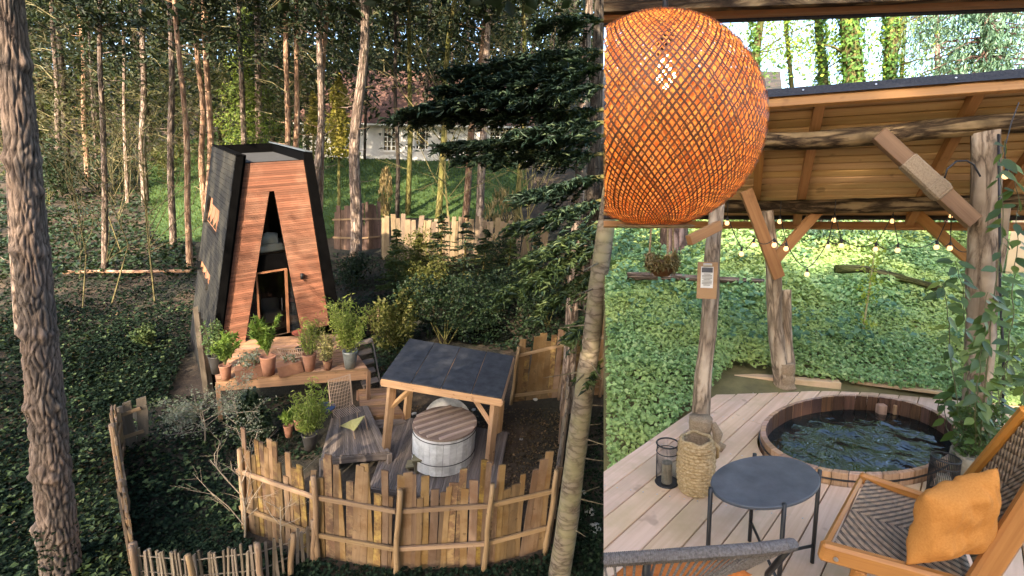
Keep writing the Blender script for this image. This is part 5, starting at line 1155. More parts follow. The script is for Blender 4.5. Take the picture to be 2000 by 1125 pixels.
# ---- pots and furniture on the cabin deck
terra = plain('terracotta', (.26, .12, .075), .85, c2=(.34, .17, .11), nscale=8); dpot_ = plain('dark_pot', (.03, .028, .028), .6); zinc = plain('zinc_pot', (.16, .18, .18), .45, metal=.5, c2=(.26, .28, .28), nscale=6); corten = plain('rust_box', (.14, .065, .04), .85, c2=(.20, .10, .06), nscale=8)
BAM = leafm('bamboo_leaves', [(0, (.12, .18, .03)), (.5, (.22, .29, .06)), (1, (.38, .40, .12))], trans=.45)
PALM = leafm('palm_leaves', [(0, (.10, .20, .03)), (1, (.26, .36, .08))], trans=.4)
DKL = leafm('dark_pot_leaves', [(0, (.04, .09, .03)), (1, (.12, .18, .07))], trans=.3); GRYL = leafm('silver_leaves', [(0, (.10, .125, .09)), (1, (.26, .28, .22))], trans=.2)
def potted(name, px, py, w, h, label, mat, kind, ph, pw, leafmat, lv=WD, n=500, box=False):
    b = L(px, py, lv); k = pxm(b); r = w * k / 2; hh = rise(b, py - h); t = empty(name, b, label, 'potted plant')
    if box: obj('planter_box', MB().beam(b - XC * r + UL * hh / 2, b + XC * r + UL * hh / 2, .30, hh, up=UL), mat, t, bevel=.01)
    else: obj('pot', MB().lathe(b, [(0, 0), (r * .68, 0), (r * .85, hh * .5), (r, hh * .93), (r * 1.04, hh), (r * .9, hh), (r * .88, hh * .9), (0, hh * .88)], 20, up=UL), mat, t, smooth=True)
    top = b + UL * hh; H = rise(b, py - h - ph) - hh; R = pw * k / 2; s = MB(); pos = []; tan = []
    if kind == 'palm':
        for q in range(16):
            a = random.uniform(0, 6.28); rr = R * random.uniform(.4, 1); hq = H * random.uniform(.55, 1.0); tip = top + XC * (rr * math.cos(a)) + YC * (rr * math.sin(a)) + UL * hq; mid = top.lerp(tip, .5) + UL * hq * .18; s.tube([top, mid, tip], [.008, .006, .003], 4)
            for z in np.linspace(.25, 1, n // 16):
                c = (top.lerp(mid, z * 2) if z < .5 else mid.lerp(tip, z * 2 - 1)); pos.append(c); tan.append((tip - mid).normalized() + Vector((random.gauss(0, .6), random.gauss(0, .6), random.gauss(0, .4))))
        asp, sz = 7, (.16, .30)
    else:
        ns = 26 if kind == 'bamboo' else 12
        for q in range(ns):
            a = random.uniform(0, 6.28); rr = R * math.sqrt(random.random()); hq = H * random.uniform(.5, 1.0); tip = top + XC * (rr * math.cos(a)) + YC * (rr * math.sin(a)) + UL * hq; st_ = top + XC * (r * .5 * math.cos(a)) + YC * (r * .5 * math.sin(a)); s.tube([st_, st_.lerp(tip, .6) + UL * .05, tip], [.007, .006, .003], 4)
            for _ in range(n // ns): z = random.uniform(.15, 1); c = st_.lerp(tip, z); pos.append(c + Vector((random.gauss(0, .07), random.gauss(0, .07), random.gauss(0, .05)))); tan.append(Vector((random.gauss(0, .7), random.gauss(0, .7), random.gauss(-.1, .7))))
        asp, sz = (4.5, (.07, .15)) if kind == 'bamboo' else (1.8, (.05, .10))
    obj('stems', s, stemm, t); o = leaves('foliage', np.array([tuple(p) for p in pos]), RNG.normal(size=(len(pos), 3)), RNG.uniform(*sz, len(pos)), leafmat, t, aspect=asp, tan=np.array([tuple(x) for x in tan])); o['kind'] = 'stuff'; return t
potted('potted_palm', 442, 741, 20, 28, 'small palm in a slim terracotta pot at the left deck corner', terra, 'palm', 62, 56, PALM, n=480)
potted('potted_shrub', 424, 728, 24, 34, 'dark leafy shrub in a dark pot at the far left of the cabin deck', dpot_, 'shrub', 70, 34, DKL, n=500)
potted('potted_succulent', 488, 737, 42, 23, 'pale succulent in a low rust box on the deck edge', corten, 'shrub', 30, 34, GRYL, n=240, box=True)
potted('potted_palm', 525, 732, 27, 37, 'tall palm in the largest terracotta pot before the cabin door', terra, 'palm', 78, 52, PALM, n=560)
potted('planter_box', 568, 729, 41, 22, 'nearly bare low rust planter box in the middle of the deck edge', corten, 'shrub', 14, 10, GRYL, n=24, box=True)
potted('potted_bamboo', 605, 723, 24, 32, 'light green bamboo in a terracotta pot right of the low rust box', terra, 'bamboo', 74, 44, BAM, n=500)
potted('potted_bamboo', 640, 722, 17, 19, 'thin dry grass in a small dark red pot near the right deck end', corten, 'bamboo', 62, 34, leafm('dry_grass', [(0, (.24, .22, .08)), (1, (.42, .38, .18))], trans=.4), n=320)
potted('potted_bamboo', 684, 718, 27, 33, 'big yellow-green bamboo in a zinc pot at the right deck corner', zinc, 'bamboo', 108, 86, BAM, n=2200)
tb_ = L(590, 680, WD); tk = pxm(tb_); dt = empty('red_deck_table', tb_, 'small round red table on the deck in front of the cabin door', 'table'); th2 = rise(tb_, 650)
obj('table_top', MB().lathe(tb_ + UL * th2, [(0, .02), (16 * tk, .02), (16 * tk, 0), (0, 0)], 30, up=UL), plain('red_paint', (.20, .055, .035), .5), dt); obj('pedestal', MB().tube([tb_, tb_ + UL * th2], .03, 8), M['black'], dt); obj('foot', MB().lathe(tb_, [(0, .02), (.18, .02), (.2, 0)], 20, up=UL), M['black'], dt)
wire = plain('pale_wire', (.36, .26, .19), .5)
def wirebench(px, py, w, h, label):
    b = L(px, py, WD); k = pxm(b); t = empty('wire_bench', b, label, 'bench'); hwid = w * k / 2; H = rise(b, py - h); m = MB(); zs = (H * .42, H)
    nn = 34; bow = lambda s: YC * (-.10 + .32 * abs(s) ** 3)
    for i in range(nn + 1):
        s = -1 + 2 * i / nn; lo = b + XC * (hwid * .9 * s) + UL * zs[0] + bow(s); hi = b + XC * (hwid * s) + UL * zs[1] + bow(s) * 1.2 - YC * .1; m.tube([lo, hi], .006, 4)
    obj('wire_back', m, wire, t)['kind'] = 'stuff'
    for z, f in ((zs[0], .9), ((zs[0] + zs[1]) / 2, .95), (zs[1], 1.0)): obj('rim', MB().tube([b + XC * (hwid * f * s) + UL * z + bow(s) * (1 + .2 * (z > zs[0])) - YC * (.1 if z == zs[1] else .03) for s in np.linspace(-1, 1, 21)], .014, 6), wire, t, smooth=True)
    m = MB()
    for i in range(14): s = -1 + 2 * i / 13; m.tube([b + XC * (hwid * .85 * s) + UL * zs[0] - YC * .08, b + XC * (hwid * .85 * s) + UL * zs[0] + YC * .45], .006, 4)
    obj('wire_seat', m, wire, t)
    for sx in (-.7, .7):
        for sy in (0, .42): obj('leg', MB().tube([b + XC * hwid * sx + YC * sy, b + XC * hwid * sx * .9 + YC * sy + UL * zs[0]], .014, 5), M['black'], t)
wirebench(607, 702, 104, 32, 'rounded wire bench standing behind the deck pots')
# folding chairs, table and pots on the lower deck
lc_ = L(672, 818, .42); k = pxm(lc_); lt = empty('wire_lounger', lc_, 'pale wire lounge chair with a tall back on the lower deck', 'chair'); Hc = rise(lc_, 748); m = MB(); hw_ = 19 * k
bt = lambda s, z: lc_ + XC * (hw_ * s) + UL * z + YC * (.10 + .25 * (z / Hc)); m2 = MB()
for i in range(15): s = -1 + 2 * i / 14; m.tube([bt(s, .25), bt(s, Hc * .6) - YC * .05, bt(s, Hc)], .006, 4)
for j in range(10): z = .25 + (Hc - .25) * j / 9; m.tube([bt(-1, z), bt(0, z) - YC * .05, bt(1, z)], .006, 4)
obj('wire_back', m, wire, lt)['kind'] = 'stuff'; obj('frame', MB().tube([bt(-1, .25), bt(-1, Hc), bt(1, Hc), bt(1, .25)], .018, 6), wire, lt)
for i in range(13): s = -1 + 2 * i / 12; m2.tube([bt(s, .25), lc_ + XC * (hw_ * s) + UL * .33 - YC * .42], .006, 4)
obj('wire_seat', m2, wire, lt)
for sx in (-.8, .8):
    for sy in (-.35, .2): obj('leg', MB().tube([lc_ + XC * hw_ * sx + YC * sy, lc_ + XC * hw_ * sx + YC * sy + UL * .3], .012, 5), wire, lt)
fc = L(690, 842, .42); fcn_ = empty('sling_chair', fc, 'small yellow-green fan-shaped sling chair on the lower deck', 'chair'); df = proj(fc)[2]
ymat = plain('yellow_sling', (.34, .32, .12), .8, c2=(.42, .40, .18), nscale=20)
sl4 = [P(663, 832, df + .15), P(712, 812, df - .1), P(690, 842, df - .35), P(684, 838, df)]
o = obj('sling', MB().add([sl4[0], sl4[1], sl4[2], sl4[0].lerp(sl4[1], .5) + UL * .03, sl4[3]], [(0, 4, 3), (4, 2, 3), (2, 1, 3)], [[(0, 0)] * 3] * 3), ymat, fcn_); s = o.modifiers.new('t', 'SOLIDIFY'); s.thickness = .02
for a in sl4[:3]: u, v, w_ = luv(a); obj('leg', MB().tube([a, LW(u, v, .42)], .015, 6), wire, fcn_)
bt_ = L(633, 822, .42); bl_ = empty('blue_table', bt_, 'low round blue table beside the bamboo on the lower deck', 'table'); obj('table_top', MB().lathe(bt_ + UL * .38, [(0, .03), (.26, .03), (.26, 0), (0, 0)], 26, up=UL), plain('blue_paint', (.02, .05, .12), .5), bl_)
for a in range(3): d_ = XC * (.2 * math.cos(a * 2.1)) + YC * (.2 * math.sin(a * 2.1)); obj('leg', MB().tube([bt_ + d_, bt_ + d_ * .8 + UL * .38], .015, 6), M['black'], bl_)
potted('potted_bamboo', 606, 876, 28, 30, 'tall bamboo in a black pot at the left of the lower deck', dpot_, 'bamboo', 96, 70, BAM, lv=.42, n=1500)
potted('potted_plant', 584, 838, 18, 22, 'wide terracotta bowl left of the tall bamboo', terra, 'shrub', 14, 14, PALM, lv=.6, n=60)
potted('potted_plant', 564, 852, 17, 22, 'small spiky plant in a terracotta pot outside the plank fence', terra, 'palm', 26, 26, PALM, lv=.3, n=160)
# ---- trees of the clearing
PB = bark('pine_bark', (.06, .045, .037), (.24, .175, .14), (.42, .33, .27), s=(1.6, 7), bump=1.0, dist=.05, patch=.8)
PBO = bark('orange_pine_bark', (.10, .055, .035), (.34, .20, .13), (.50, .34, .23), s=(1.4, 7), bump=.8, dist=.04, patch=.7)
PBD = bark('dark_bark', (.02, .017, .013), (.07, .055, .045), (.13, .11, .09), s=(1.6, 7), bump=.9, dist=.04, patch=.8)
MOS = bark('mossy_trunk_bark', (.04, .035, .012), (.13, .11, .04), (.23, .20, .08), s=(1.6, 7), bump=.9, dist=.04, patch=1.2, moss=(.12, .13, .03))
PALB = bark('pale_spruce_bark', (.06, .047, .034), (.12, .096, .072), (.17, .14, .108), s=(9, 2.5), bump=.35, dist=.015, patch=3, moss=(.20, .18, .10))
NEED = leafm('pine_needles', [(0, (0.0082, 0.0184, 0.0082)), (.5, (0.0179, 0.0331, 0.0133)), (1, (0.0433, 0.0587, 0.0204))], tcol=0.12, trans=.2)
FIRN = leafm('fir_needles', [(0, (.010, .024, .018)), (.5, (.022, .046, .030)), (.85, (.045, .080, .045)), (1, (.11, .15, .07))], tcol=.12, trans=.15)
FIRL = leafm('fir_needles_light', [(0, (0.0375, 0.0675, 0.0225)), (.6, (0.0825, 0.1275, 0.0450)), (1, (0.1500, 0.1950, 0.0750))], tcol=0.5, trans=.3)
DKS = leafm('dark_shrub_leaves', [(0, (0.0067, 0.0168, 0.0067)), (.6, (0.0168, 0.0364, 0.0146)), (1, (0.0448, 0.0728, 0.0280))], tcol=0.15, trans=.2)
YLS = leafm('yellow_shrub_leaves', [(0, (0.0536, 0.0654, 0.0149)), (.5, (0.1011, 0.1130, 0.0268)), (1, (0.1785, 0.1666, 0.0536))], tcol=0.45, trans=.4)
GOLD = leafm('golden_leaves', [(0, (0.1360, 0.1190, 0.0170)), (.5, (0.2550, 0.2210, 0.0340)), (1, (0.3910, 0.3230, 0.0680))], trans=.45)
LIVY = leafm('lit_ivy_leaves', [(0, (0.0560, 0.1040, 0.0160)), (.5, (0.1280, 0.1920, 0.0280)), (1, (0.2560, 0.3040, 0.0640))], trans=.45)
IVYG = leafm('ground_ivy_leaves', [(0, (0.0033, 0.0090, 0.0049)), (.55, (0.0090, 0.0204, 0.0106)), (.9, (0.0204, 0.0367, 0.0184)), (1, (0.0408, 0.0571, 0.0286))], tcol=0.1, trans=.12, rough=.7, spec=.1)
def cosx(px): return 1 / math.sqrt(1 + ((px - PX) / F) ** 2)
TREES = []
def trunkline(px, py, pxt, H=17.0, yt=0):
    b = LT(px, py); h = rise(b, yt); d = proj(b + UL * h)[2]; t = P(pxt, yt, d); v = (t - b).normalized()
    return b, t, b + v * max(H, (t - b).length + 1.0)
def needles(cl, per, spread, size):
    c = np.repeat(cl, per, 0); n = len(c); off = RNG.normal(size=(n, 3)) * spread; return c + off, off + RNG.normal(size=(n, 3)) * spread * .4, RNG.uniform(*size, n)
def pine(name, px, py, pxt, w, label, mat=PB, H=17.0, crown=(.58, 1.0), ncl=20, bend=.12, stubs=9, kink=None, group='tall bare-stemmed pines of the clearing', crownmat=None):
    b, t, e = trunkline(px, py, pxt, H); k = pxm(b); r = w * k / 2 * cosx(px); root = empty(name, b, label, 'tree', group)
    pts, rr = logtube(b - UL * .3, e, r * 1.12, r * .45, k=18, wob=bend * 3, seed=px * .37); 
    if kink:
        for i in range(len(pts)):
            z = i / (len(pts) - 1); pts[i] = pts[i] + XR * (kink[1] * math.exp(-((z - kink[0]) / .10) ** 2))
    tb_ = MB().tube(pts, rr, 10, jit=.12, seed=px, ref=-FW); obj('trunk', tb_, mat, root, smooth=True)
    s = MB()
    for q in range(stubs):
        z = random.uniform(.14, .66); i = int(z * 18); a = pts[i].lerp(pts[i + 1], z * 18 - i); th = random.uniform(0, 6.28); ln = random.uniform(.3, 1.4); dv = Vector((math.cos(th), math.sin(th), random.uniform(-.2, .35))).normalized()
        s.tube([a, a + dv * ln * .5, a + dv * ln + Z * .1 * ln], [.022, .015, .005], 4)
    _b = obj('dead_branches', s, mat, root); _b['kind'] = 'stuff'
    cls = []
    br = MB()
    for q in range(ncl):
        z = random.uniform(*crown); a = b.lerp(e, z); th = random.uniform(0, 6.28); ln = random.uniform(.5, 2.4) * (1.25 - z * .7); tip = a + Vector((math.cos(th) * ln, math.sin(th) * ln, random.uniform(.0, .7))); br.tube([a, tip], [.03, .008], 4)
        for u in (.6, .85, 1.05): cls.append(tuple(a.lerp(tip, u) + Vector((random.gauss(0, .15), random.gauss(0, .15), random.gauss(0, .1)))))
    if ncl:
        obj('branches', br, mat, root)['kind'] = 'stuff'; pos, tan, sz = needles(np.array(cls), 14, .24, (.22, .42)); leaves('crown', pos, RNG.normal(size=(len(pos), 3)) + [0, 0, .5], sz, crownmat or NEED, root, aspect=3.2, tan=tan)
    return root, pts
pine('pine_tree', 35, 662, 2, 17, 'slim grey pine just left of the big foreground trunk', ncl=10)
pine('pine_tree', 118, 380, 101, 13, 'grey pine immediately right of the big foreground trunk')
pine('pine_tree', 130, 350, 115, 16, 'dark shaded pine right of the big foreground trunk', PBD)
pine('pine_tree', 171, 352, 150, 12, 'sunlit thin pine third to the right of the big foreground trunk', PBO)
pine('pine_tree', 190, 372, 168, 7, 'very thin pale stem between two thin pines at upper left', PB, ncl=8)
pine('pine_tree', 203, 536, 199, 13, 'straight grey-brown pine rooted above the left end of the fallen log')
pine('pine_tree', 249, 405, 234, 8, 'thin pine behind the pale yellow bare sapling', PB, ncl=10)
pine('pine_tree', 284, 402, 277, 15, 'dull brown pine left of the paired pines beside the cabin')
pine('pine_tree', 338, 486, 330, 14, 'grey pine left of the orange-barked pine beside the cabin')
pine('pine_tree', 372, 530, 343, 13, 'orange-barked leaning pine touching the right end of the fallen log', PBO)
pine('pine_tree', 405, 455, 404, 14, 'pinkish pine stem directly behind the cabin left corner', PBO)
rt_, pp_ = pine('pine_tree', 403, 448, 374, 13, 'curved pine stem leaning left away from its neighbour behind the cabin', PBO, bend=.05, kink=(.40, .25))
pine('pine_tree', 481, 402, 466, 12, 'slim pine carrying the bright ivy column above the cabin', PB)
pine('pine_tree', 505, 385, 503, 17, 'brown pine right of the ivy column above the cabin')
pine('pine_tree', 563, 440, 560, 12, 'left stem of the pale twin pines behind the cabin roof', PBO)
pine('pine_tree', 572, 436, 580, 12, 'right stem of the pale twin pines behind the cabin roof', PBO)
pine('pine_tree', 610, 470, 628, 15, 'left stem of the thick double pine right of the cabin')
pine('pine_tree', 620, 462, 640, 13, 'right stem of the thick double pine right of the cabin', PBO)
pine('pine_tree', 694, 508, 713, 22, 'thick pinkish pine in front of the dark paling fence')
pine('pine_tree', 797, 420, 802, 10, 'mossy yellow-green stem in front of the white house', MOS, ncl=12)
pine('pine_tree', 855, 430, 888, 12, 'mossy leaning stem in the middle of the house front', MOS, ncl=12)
pine('pine_tree', 908, 440, 945, 13, 'leaning pine left of the straight one before the house', PBO)
pine('pine_tree', 936, 455, 956, 15, 'straight pine before the right half of the house')
pine('pine_tree', 1010, 440, 1030, 10, 'mossy stem before the right end of the house', MOS, ncl=12)
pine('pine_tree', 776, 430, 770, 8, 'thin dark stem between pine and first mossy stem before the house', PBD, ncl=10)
# ivy column
def column(name, px, py0, py1, wpx, label, mat, n, base, sz=(.12, .26)):
    b = LT(*base); d = proj(b)[2]; t = empty(name, b, label, 'ivy'); k = d / F
    yy = RNG.uniform(py0, py1, n); f = (yy - py0) / (py1 - py0); ww = wpx * (.30 + .70 * f) * k / 2; lob = 1 + .35 * np.sin(yy * .11) ; r = ww * lob * np.sqrt(RNG.random(n)); th = RNG.uniform(0, 6.283, n)
    c = np.array([tuple(P(px, y, d)) for y in yy]); pos = c + np.stack([np.cos(th) * r, np.sin(th) * r, RNG.normal(0, .1, n)], 1)
    obj('stem', MB().tube([b, P(px, py0, d)], [.10, .04], 6), MOS, t); o = leaves('foliage', pos, np.stack([np.cos(th), np.sin(th) - .3, RNG.normal(.5, .5, n)], 1), RNG.uniform(*sz, n), mat, t); return t
column('ivy_column', 482, 25, 285, 105, 'bright yellow-green ivy column climbing a pine above the cabin', LIVY, 5200, (483, 400))
column('golden_bush', 662, 150, 305, 60, 'sunlit golden evergreen between the double pine and the thick pine', GOLD, 3000, (662, 420))
column('golden_bush', 612, 185, 262, 34, 'small yellowish evergreen behind the double pine', GOLD, 900, (612, 395))
# foreground trunk with plated bark and whorls
fb = LT(118, 1128); ft_h = rise(fb, 0); fd = proj(fb + UL * ft_h)[2]; ftp = P(12, 0, fd); fe = fb + (ftp - fb) * 1.5
fgt = empty('big_pine_tree', fb, 'big pine trunk with flaky plated bark at the left edge of the clearing', 'tree')
nr, nh = 110, 420; rb = 37 * pxm(fb) * cosx(118); rt2 = 31 * pxm(ftp) * cosx(20) * .62; ax_ = (fe - fb).normalized(); s1 = ax_.cross(FW).normalized(); s2 = ax_.cross(s1).normalized(); V = []; LNG = (fe - fb).length; UVs = []
whorls = [(random.uniform(.02, .98) * LNG, random.uniform(0, 6.28), random.uniform(.05, .09)) for _ in range(16)] + [(x * LNG / 11, a + random.gauss(0, .3), .07) for x in range(1, 11) for a in (1.0, 3.0, 5.2)]
for j in range(nh + 1):
    t = j / nh; h = t * LNG; r0 = rb * (1.0 + .25 * math.exp(-h / .35)) * (1 - t) + rt2 * t
    ring = .0
    for x in range(1, 11): ring += .05 * math.exp(-((h - x * LNG / 11) / .07) ** 2)
    c = fb - UL * .3 + (fe - fb) * t
    for i in range(nr):
        th = 2 * math.pi * i / nr; ct, st_ = math.cos(th), math.sin(th)
        q = Vector((ct * 2.0, st_ * 2.0, h * 2.7)); q2 = q + MN.noise_vector(q * .8) * .6
        v0 = MN.voronoi(Vector((q2.x * 1.5, q2.y * 1.5, q2.z * 1.15)))[0]; edge = min(1, (v0[1] - v0[0]) * 3.2)
        dz = r0 * (.15 * edge + .05 * MN.noise(q * 3.5) + .02 * MN.noise(q * 9)) + r0 * ring
        for (wh, wa, wr) in whorls:
            if abs(wh - h) < .2:
                da = (th - wa + math.pi) % (2 * math.pi) - math.pi; dd = (da * r0) ** 2 + (wh - h) ** 2
                if dd < .05: dz += wr * .75 * math.exp(-dd / (wr * wr)) - wr * .35 * math.exp(-dd / (.3 * wr * wr))
        V.append(tuple(c + (s1 * ct + s2 * st_) * (r0 + dz)))
T = [(j * nr + i, j * nr + (i + 1) % nr, (j + 1) * nr + (i + 1) % nr, (j + 1) * nr + i) for j in range(nh) for i in range(nr)]
bgb, n, b = newmat('big_pine_bark'); tc = n.nodes.new('ShaderNodeTexCoord'); mp = nd(n, 'ShaderNodeMapping'); mp.inputs['Scale'].default_value = (9, 9, 3); n.links.new(tc.outputs['Object'], mp.inputs[0])
z1 = nd(n, 'ShaderNodeTexNoise', Scale=1.0, Detail=8.0, Roughness=.7, Distortion=.6); z2 = nd(n, 'ShaderNodeTexNoise', Scale=.35, Detail=3.0); n.links.new(mp.outputs[0], z1.inputs['Vector']); n.links.new(mp.outputs[0], z2.inputs['Vector'])
g = n.nodes.new('ShaderNodeNewGeometry'); pt_ = ramp(n, g.outputs['Pointiness'], [(.44, (.10, .10, .10)), (.53, (1, 1, 1))])
col = mixc(n, ramp(n, z2.outputs[0], [(.4, (0, 0, 0)), (.62, (1, 1, 1))]), ramp(n, z1.outputs[0], [(.3, (.09, .065, .052)), (.7, (.30, .225, .185))]), ramp(n, z1.outputs[0], [(.3, (.07, .055, .048)), (.7, (.22, .18, .155))]))
col = mixc(n, 1.0, col, pt_, 'MULTIPLY'); n.links.new(col, b.inputs['Base Color']); b.inputs['Roughness'].default_value = .92; b.inputs['Specular IOR Level'].default_value = .15
bp = nd(n, 'ShaderNodeBump', Strength=.9, Distance=.03); n.links.new(z1.outputs[0], bp.inputs['Height']); n.links.new(bp.outputs[0], b.inputs['Normal'])
npmesh('trunk', np.array(V), np.array(T), bgb, fgt, smooth=True)
n_ = 700; th = RNG.uniform(0, 6.28, n_); hz = RNG.random(n_) ** 2 * 1.3; pos = np.array(fb) + np.outer(hz, np.array(ax_)) + np.outer(np.cos(th) * rb * 1.15, np.array(s1)) + np.outer(np.sin(th) * rb * 1.15, np.array(s2)); leaves('ivy', pos, pos - np.array(fb) - np.outer(hz, np.array(ax_)) + RNG.normal(size=(n_, 3)) * .1, RNG.uniform(.05, .09, n_), IVYG, fgt)
# right foreground spruces
def spruce(name, pb, pt, w0, w1, label, mat, rings=True, depth=None):
    b = LT(*pb); h = rise(b, pt[1]); d = proj(b + UL * h)[2]; t = P(*pt, d); e = t + (t - b).normalized() * 6; root = empty(name, b, label, 'tree'); k0, k1 = pxm(b) * cosx(pb[0]), pxm(t) * cosx(pt[0]); L0 = (t - b).length; pts = []; rr = []
    for i in range(60):
        z = i / 59 * (e - b).length; f = z / L0; pts.append(b - UL * .2 + (e - b).normalized() * z + XR * .03 * MN.noise(Vector((z * .4, 0, w0)))); rr.append(max(.03, (w0 * k0 * (1 - f) + w1 * k1 * f) / 2) * (1 + (.05 * max(0, math.sin(z * 9)) ** 8 if rings else 0)))
    obj('trunk', MB().tube(pts, rr, 16, jit=.06), mat, root, smooth=True); s = MB()
    for q in range(26):
        i = random.randint(4, 45); th = random.uniform(0, 6.28); dv = Vector((math.cos(th), math.sin(th), -.1)); s.tube([pts[i], pts[i] + dv * random.uniform(.15, .8)], [.018, .004], 4)
    _b = obj('dead_branches', s, mat, root); _b['kind'] = 'stuff'; return root, pts
spruce('spruce_tree', (1092, 1130), (1172, 540), 44, 36, 'pale ringed spruce trunk rising at the right edge of the clearing', PALB)
spruce('spruce_tree', (1108, 800), (1134, 330), 27, 20, 'grey spruce trunk with dead twigs behind the pale ringed one', PB)
spruce('spruce_tree', (1150, 700), (1166, 200), 30, 24, 'yellowish shaded trunk at the right edge behind the fir boughs', PBD)
# dark fir boughs reaching in from the right
fir = empty('fir_tree', L(1176, 900, 0), 'dark fir whose long boughs reach in from the right', 'tree'); fbr = MB(); fp_, fts, fz = [], [], []
def bough(p0, p1, d0, d1, dens, tw, mat_id, sag=.1):
    a, c = P(*p0, d0), P(*p1, d1); n_ = 12; pts = [a.lerp(c, i / n_) + Z * (-sag * (i / n_) ** 2 + .05 * MN.noise(Vector((i * .5, p0[1] * .1, 0)))) for i in range(n_ + 1)]
    fbr.tube(pts, [.035 * (1.1 - i / n_) + .004 for i in range(n_ + 1)], 5); ln = (c - a).length; dv = (c - a).normalized(); sd = dv.cross(Z).normalized()
    for q in range(int(dens * ln)):
        f = random.random() ** .8; i = min(n_ - 1, int(f * n_)); o_ = pts[i].lerp(pts[i + 1], f * n_ - i); s = random.choice((-1, 1)); L2 = tw * (.35 + .65 * (1 - f)) * random.uniform(.5, 1.1) + .15
        td = (dv * random.uniform(.5, .9) + sd * s * random.uniform(.4, .9) + Z * random.uniform(-.35, .15)).normalized(); m_ = int(L2 / .032)
        for j in range(m_):
            z = (j + .5) / m_; pp = o_ + td * (L2 * z) - Z * (.22 * L2 * z * z); s2_ = random.choice((-1, 1)); fp_.append(tuple(pp + Vector((random.gauss(0, .015), random.gauss(0, .015), random.gauss(0, .015))))); fts.append(tuple(td + td.cross(Z) * (s2_ * random.uniform(.3, 1.0)))); fz.append(random.uniform(.12, .24))
for args in [((1182, 165), (800, 205), 9.5, 9.0, 60, .95), ((1182, 100), (890, 130), 10, 9.6, 56, .95), ((1182, 128), (860, 165), 9.2, 9.3, 56, .85), ((1182, 40), (1060, 40), 10, 10, 40, .7), ((1182, 215), (770, 222), 9.8, 9.6, 54, .7), ((1182, 265), (870, 275), 9.8, 9.4, 56, .85), ((1182, 300), (900, 300), 9.6, 9.4, 44, .65),
             ((1185, 345), (1020, 372), 8.8, 8.6, 56, .75), ((1185, 390), (1010, 430), 8.6, 8.4, 56, .75), ((1185, 430), (1030, 495), 8.4, 8.2, 60, .75), ((1185, 470), (985, 560), 8.3, 8.0, 60, .75), ((1185, 520), (1060, 590), 8.2, 8.0, 50, .6), ((1185, 240), (1010, 250), 8.9, 8.8, 56, .75), ((1185, 600), (1120, 640), 7.6, 7.4, 50, .5), ((1185, 700), (1150, 720), 7.4, 7.3, 50, .45)]: bough(*args, 0)
fp_ = np.array(fp_); x_, y_, d_ = proj_np(fp_); kp = x_ < 1172; obj('branches', fbr, MOS, fir)['kind'] = 'stuff'
cutL = fir.children[0]
bm = bmesh.new(); bm.from_mesh(cutL.data); bmesh.ops.bisect_plane(bm, geom=bm.verts[:] + bm.edges[:] + bm.faces[:], plane_co=CAM - ORG[fir.name], plane_no=CUTN, clear_outer=True); bm.to_mesh(cutL.data); bm.free()
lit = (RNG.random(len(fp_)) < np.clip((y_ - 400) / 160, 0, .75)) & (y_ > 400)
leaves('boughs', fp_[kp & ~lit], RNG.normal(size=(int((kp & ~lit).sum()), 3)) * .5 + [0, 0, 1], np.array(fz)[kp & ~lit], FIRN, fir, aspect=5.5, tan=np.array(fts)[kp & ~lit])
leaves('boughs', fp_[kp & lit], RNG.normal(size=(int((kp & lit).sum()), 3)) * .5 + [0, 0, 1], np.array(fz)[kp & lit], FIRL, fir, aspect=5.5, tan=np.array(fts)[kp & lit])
# young conifers and shrubs
def youngfir(name, px, py, hpx, wpx, label, mat, n=1500):
    b = LT(px, py); H = rise(b, py - hpx); k = pxm(b); root = empty(name, b, label, 'tree', 'young firs between the fences'); obj('trunk', MB().tube([b, b + UL * H], [.06, .012], 6), MOS, root); pos = []; tan = []; br = MB()
    for q in range(n // 24):
        z = random.uniform(.12, .97); a = b + UL * (H * z); th = random.uniform(0, 6.28); ln = wpx * k / 2 * (1.05 - z) * random.uniform(.7, 1.1); tip = a + Vector((math.cos(th) * ln, math.sin(th) * ln, -.12 * ln)); br.tube([a, tip], [.012, .004], 3)
        for j in range(24): f = random.random() ** .8; sd = Vector((-math.sin(th), math.cos(th), 0)) * random.gauss(0, .22 * ln * (1.1 - f) + .03); pos.append(tuple(a.lerp(tip, f) + sd - Z * .04 * random.random())); tan.append(tuple(Vector((math.cos(th), math.sin(th), -.2)) + sd * 2))
    obj('branches', br, MOS, root)['kind'] = 'stuff'; leaves('crown', np.array(pos), RNG.normal(size=(len(pos), 3)) * .5 + [0, 0, 1], RNG.uniform(.10, .22, len(pos)), mat, root, aspect=3.2, tan=np.array(tan))
youngfir('young_fir', 772, 590, 150, 105, 'light green young fir in front of the dark and pale fences', FIRL, 2000)
youngfir('young_fir', 858, 560, 150, 120, 'taller young fir in front of the pale fence centre', DKS, 2200)
youngfir('young_fir', 905, 545, 130, 90, 'thin dark young fir right of the taller one', FIRN, 1500)
youngfir('young_fir', 990, 560, 110, 90, 'young fir with yellowish sprays before the right pale fence', FIRL, 1300)
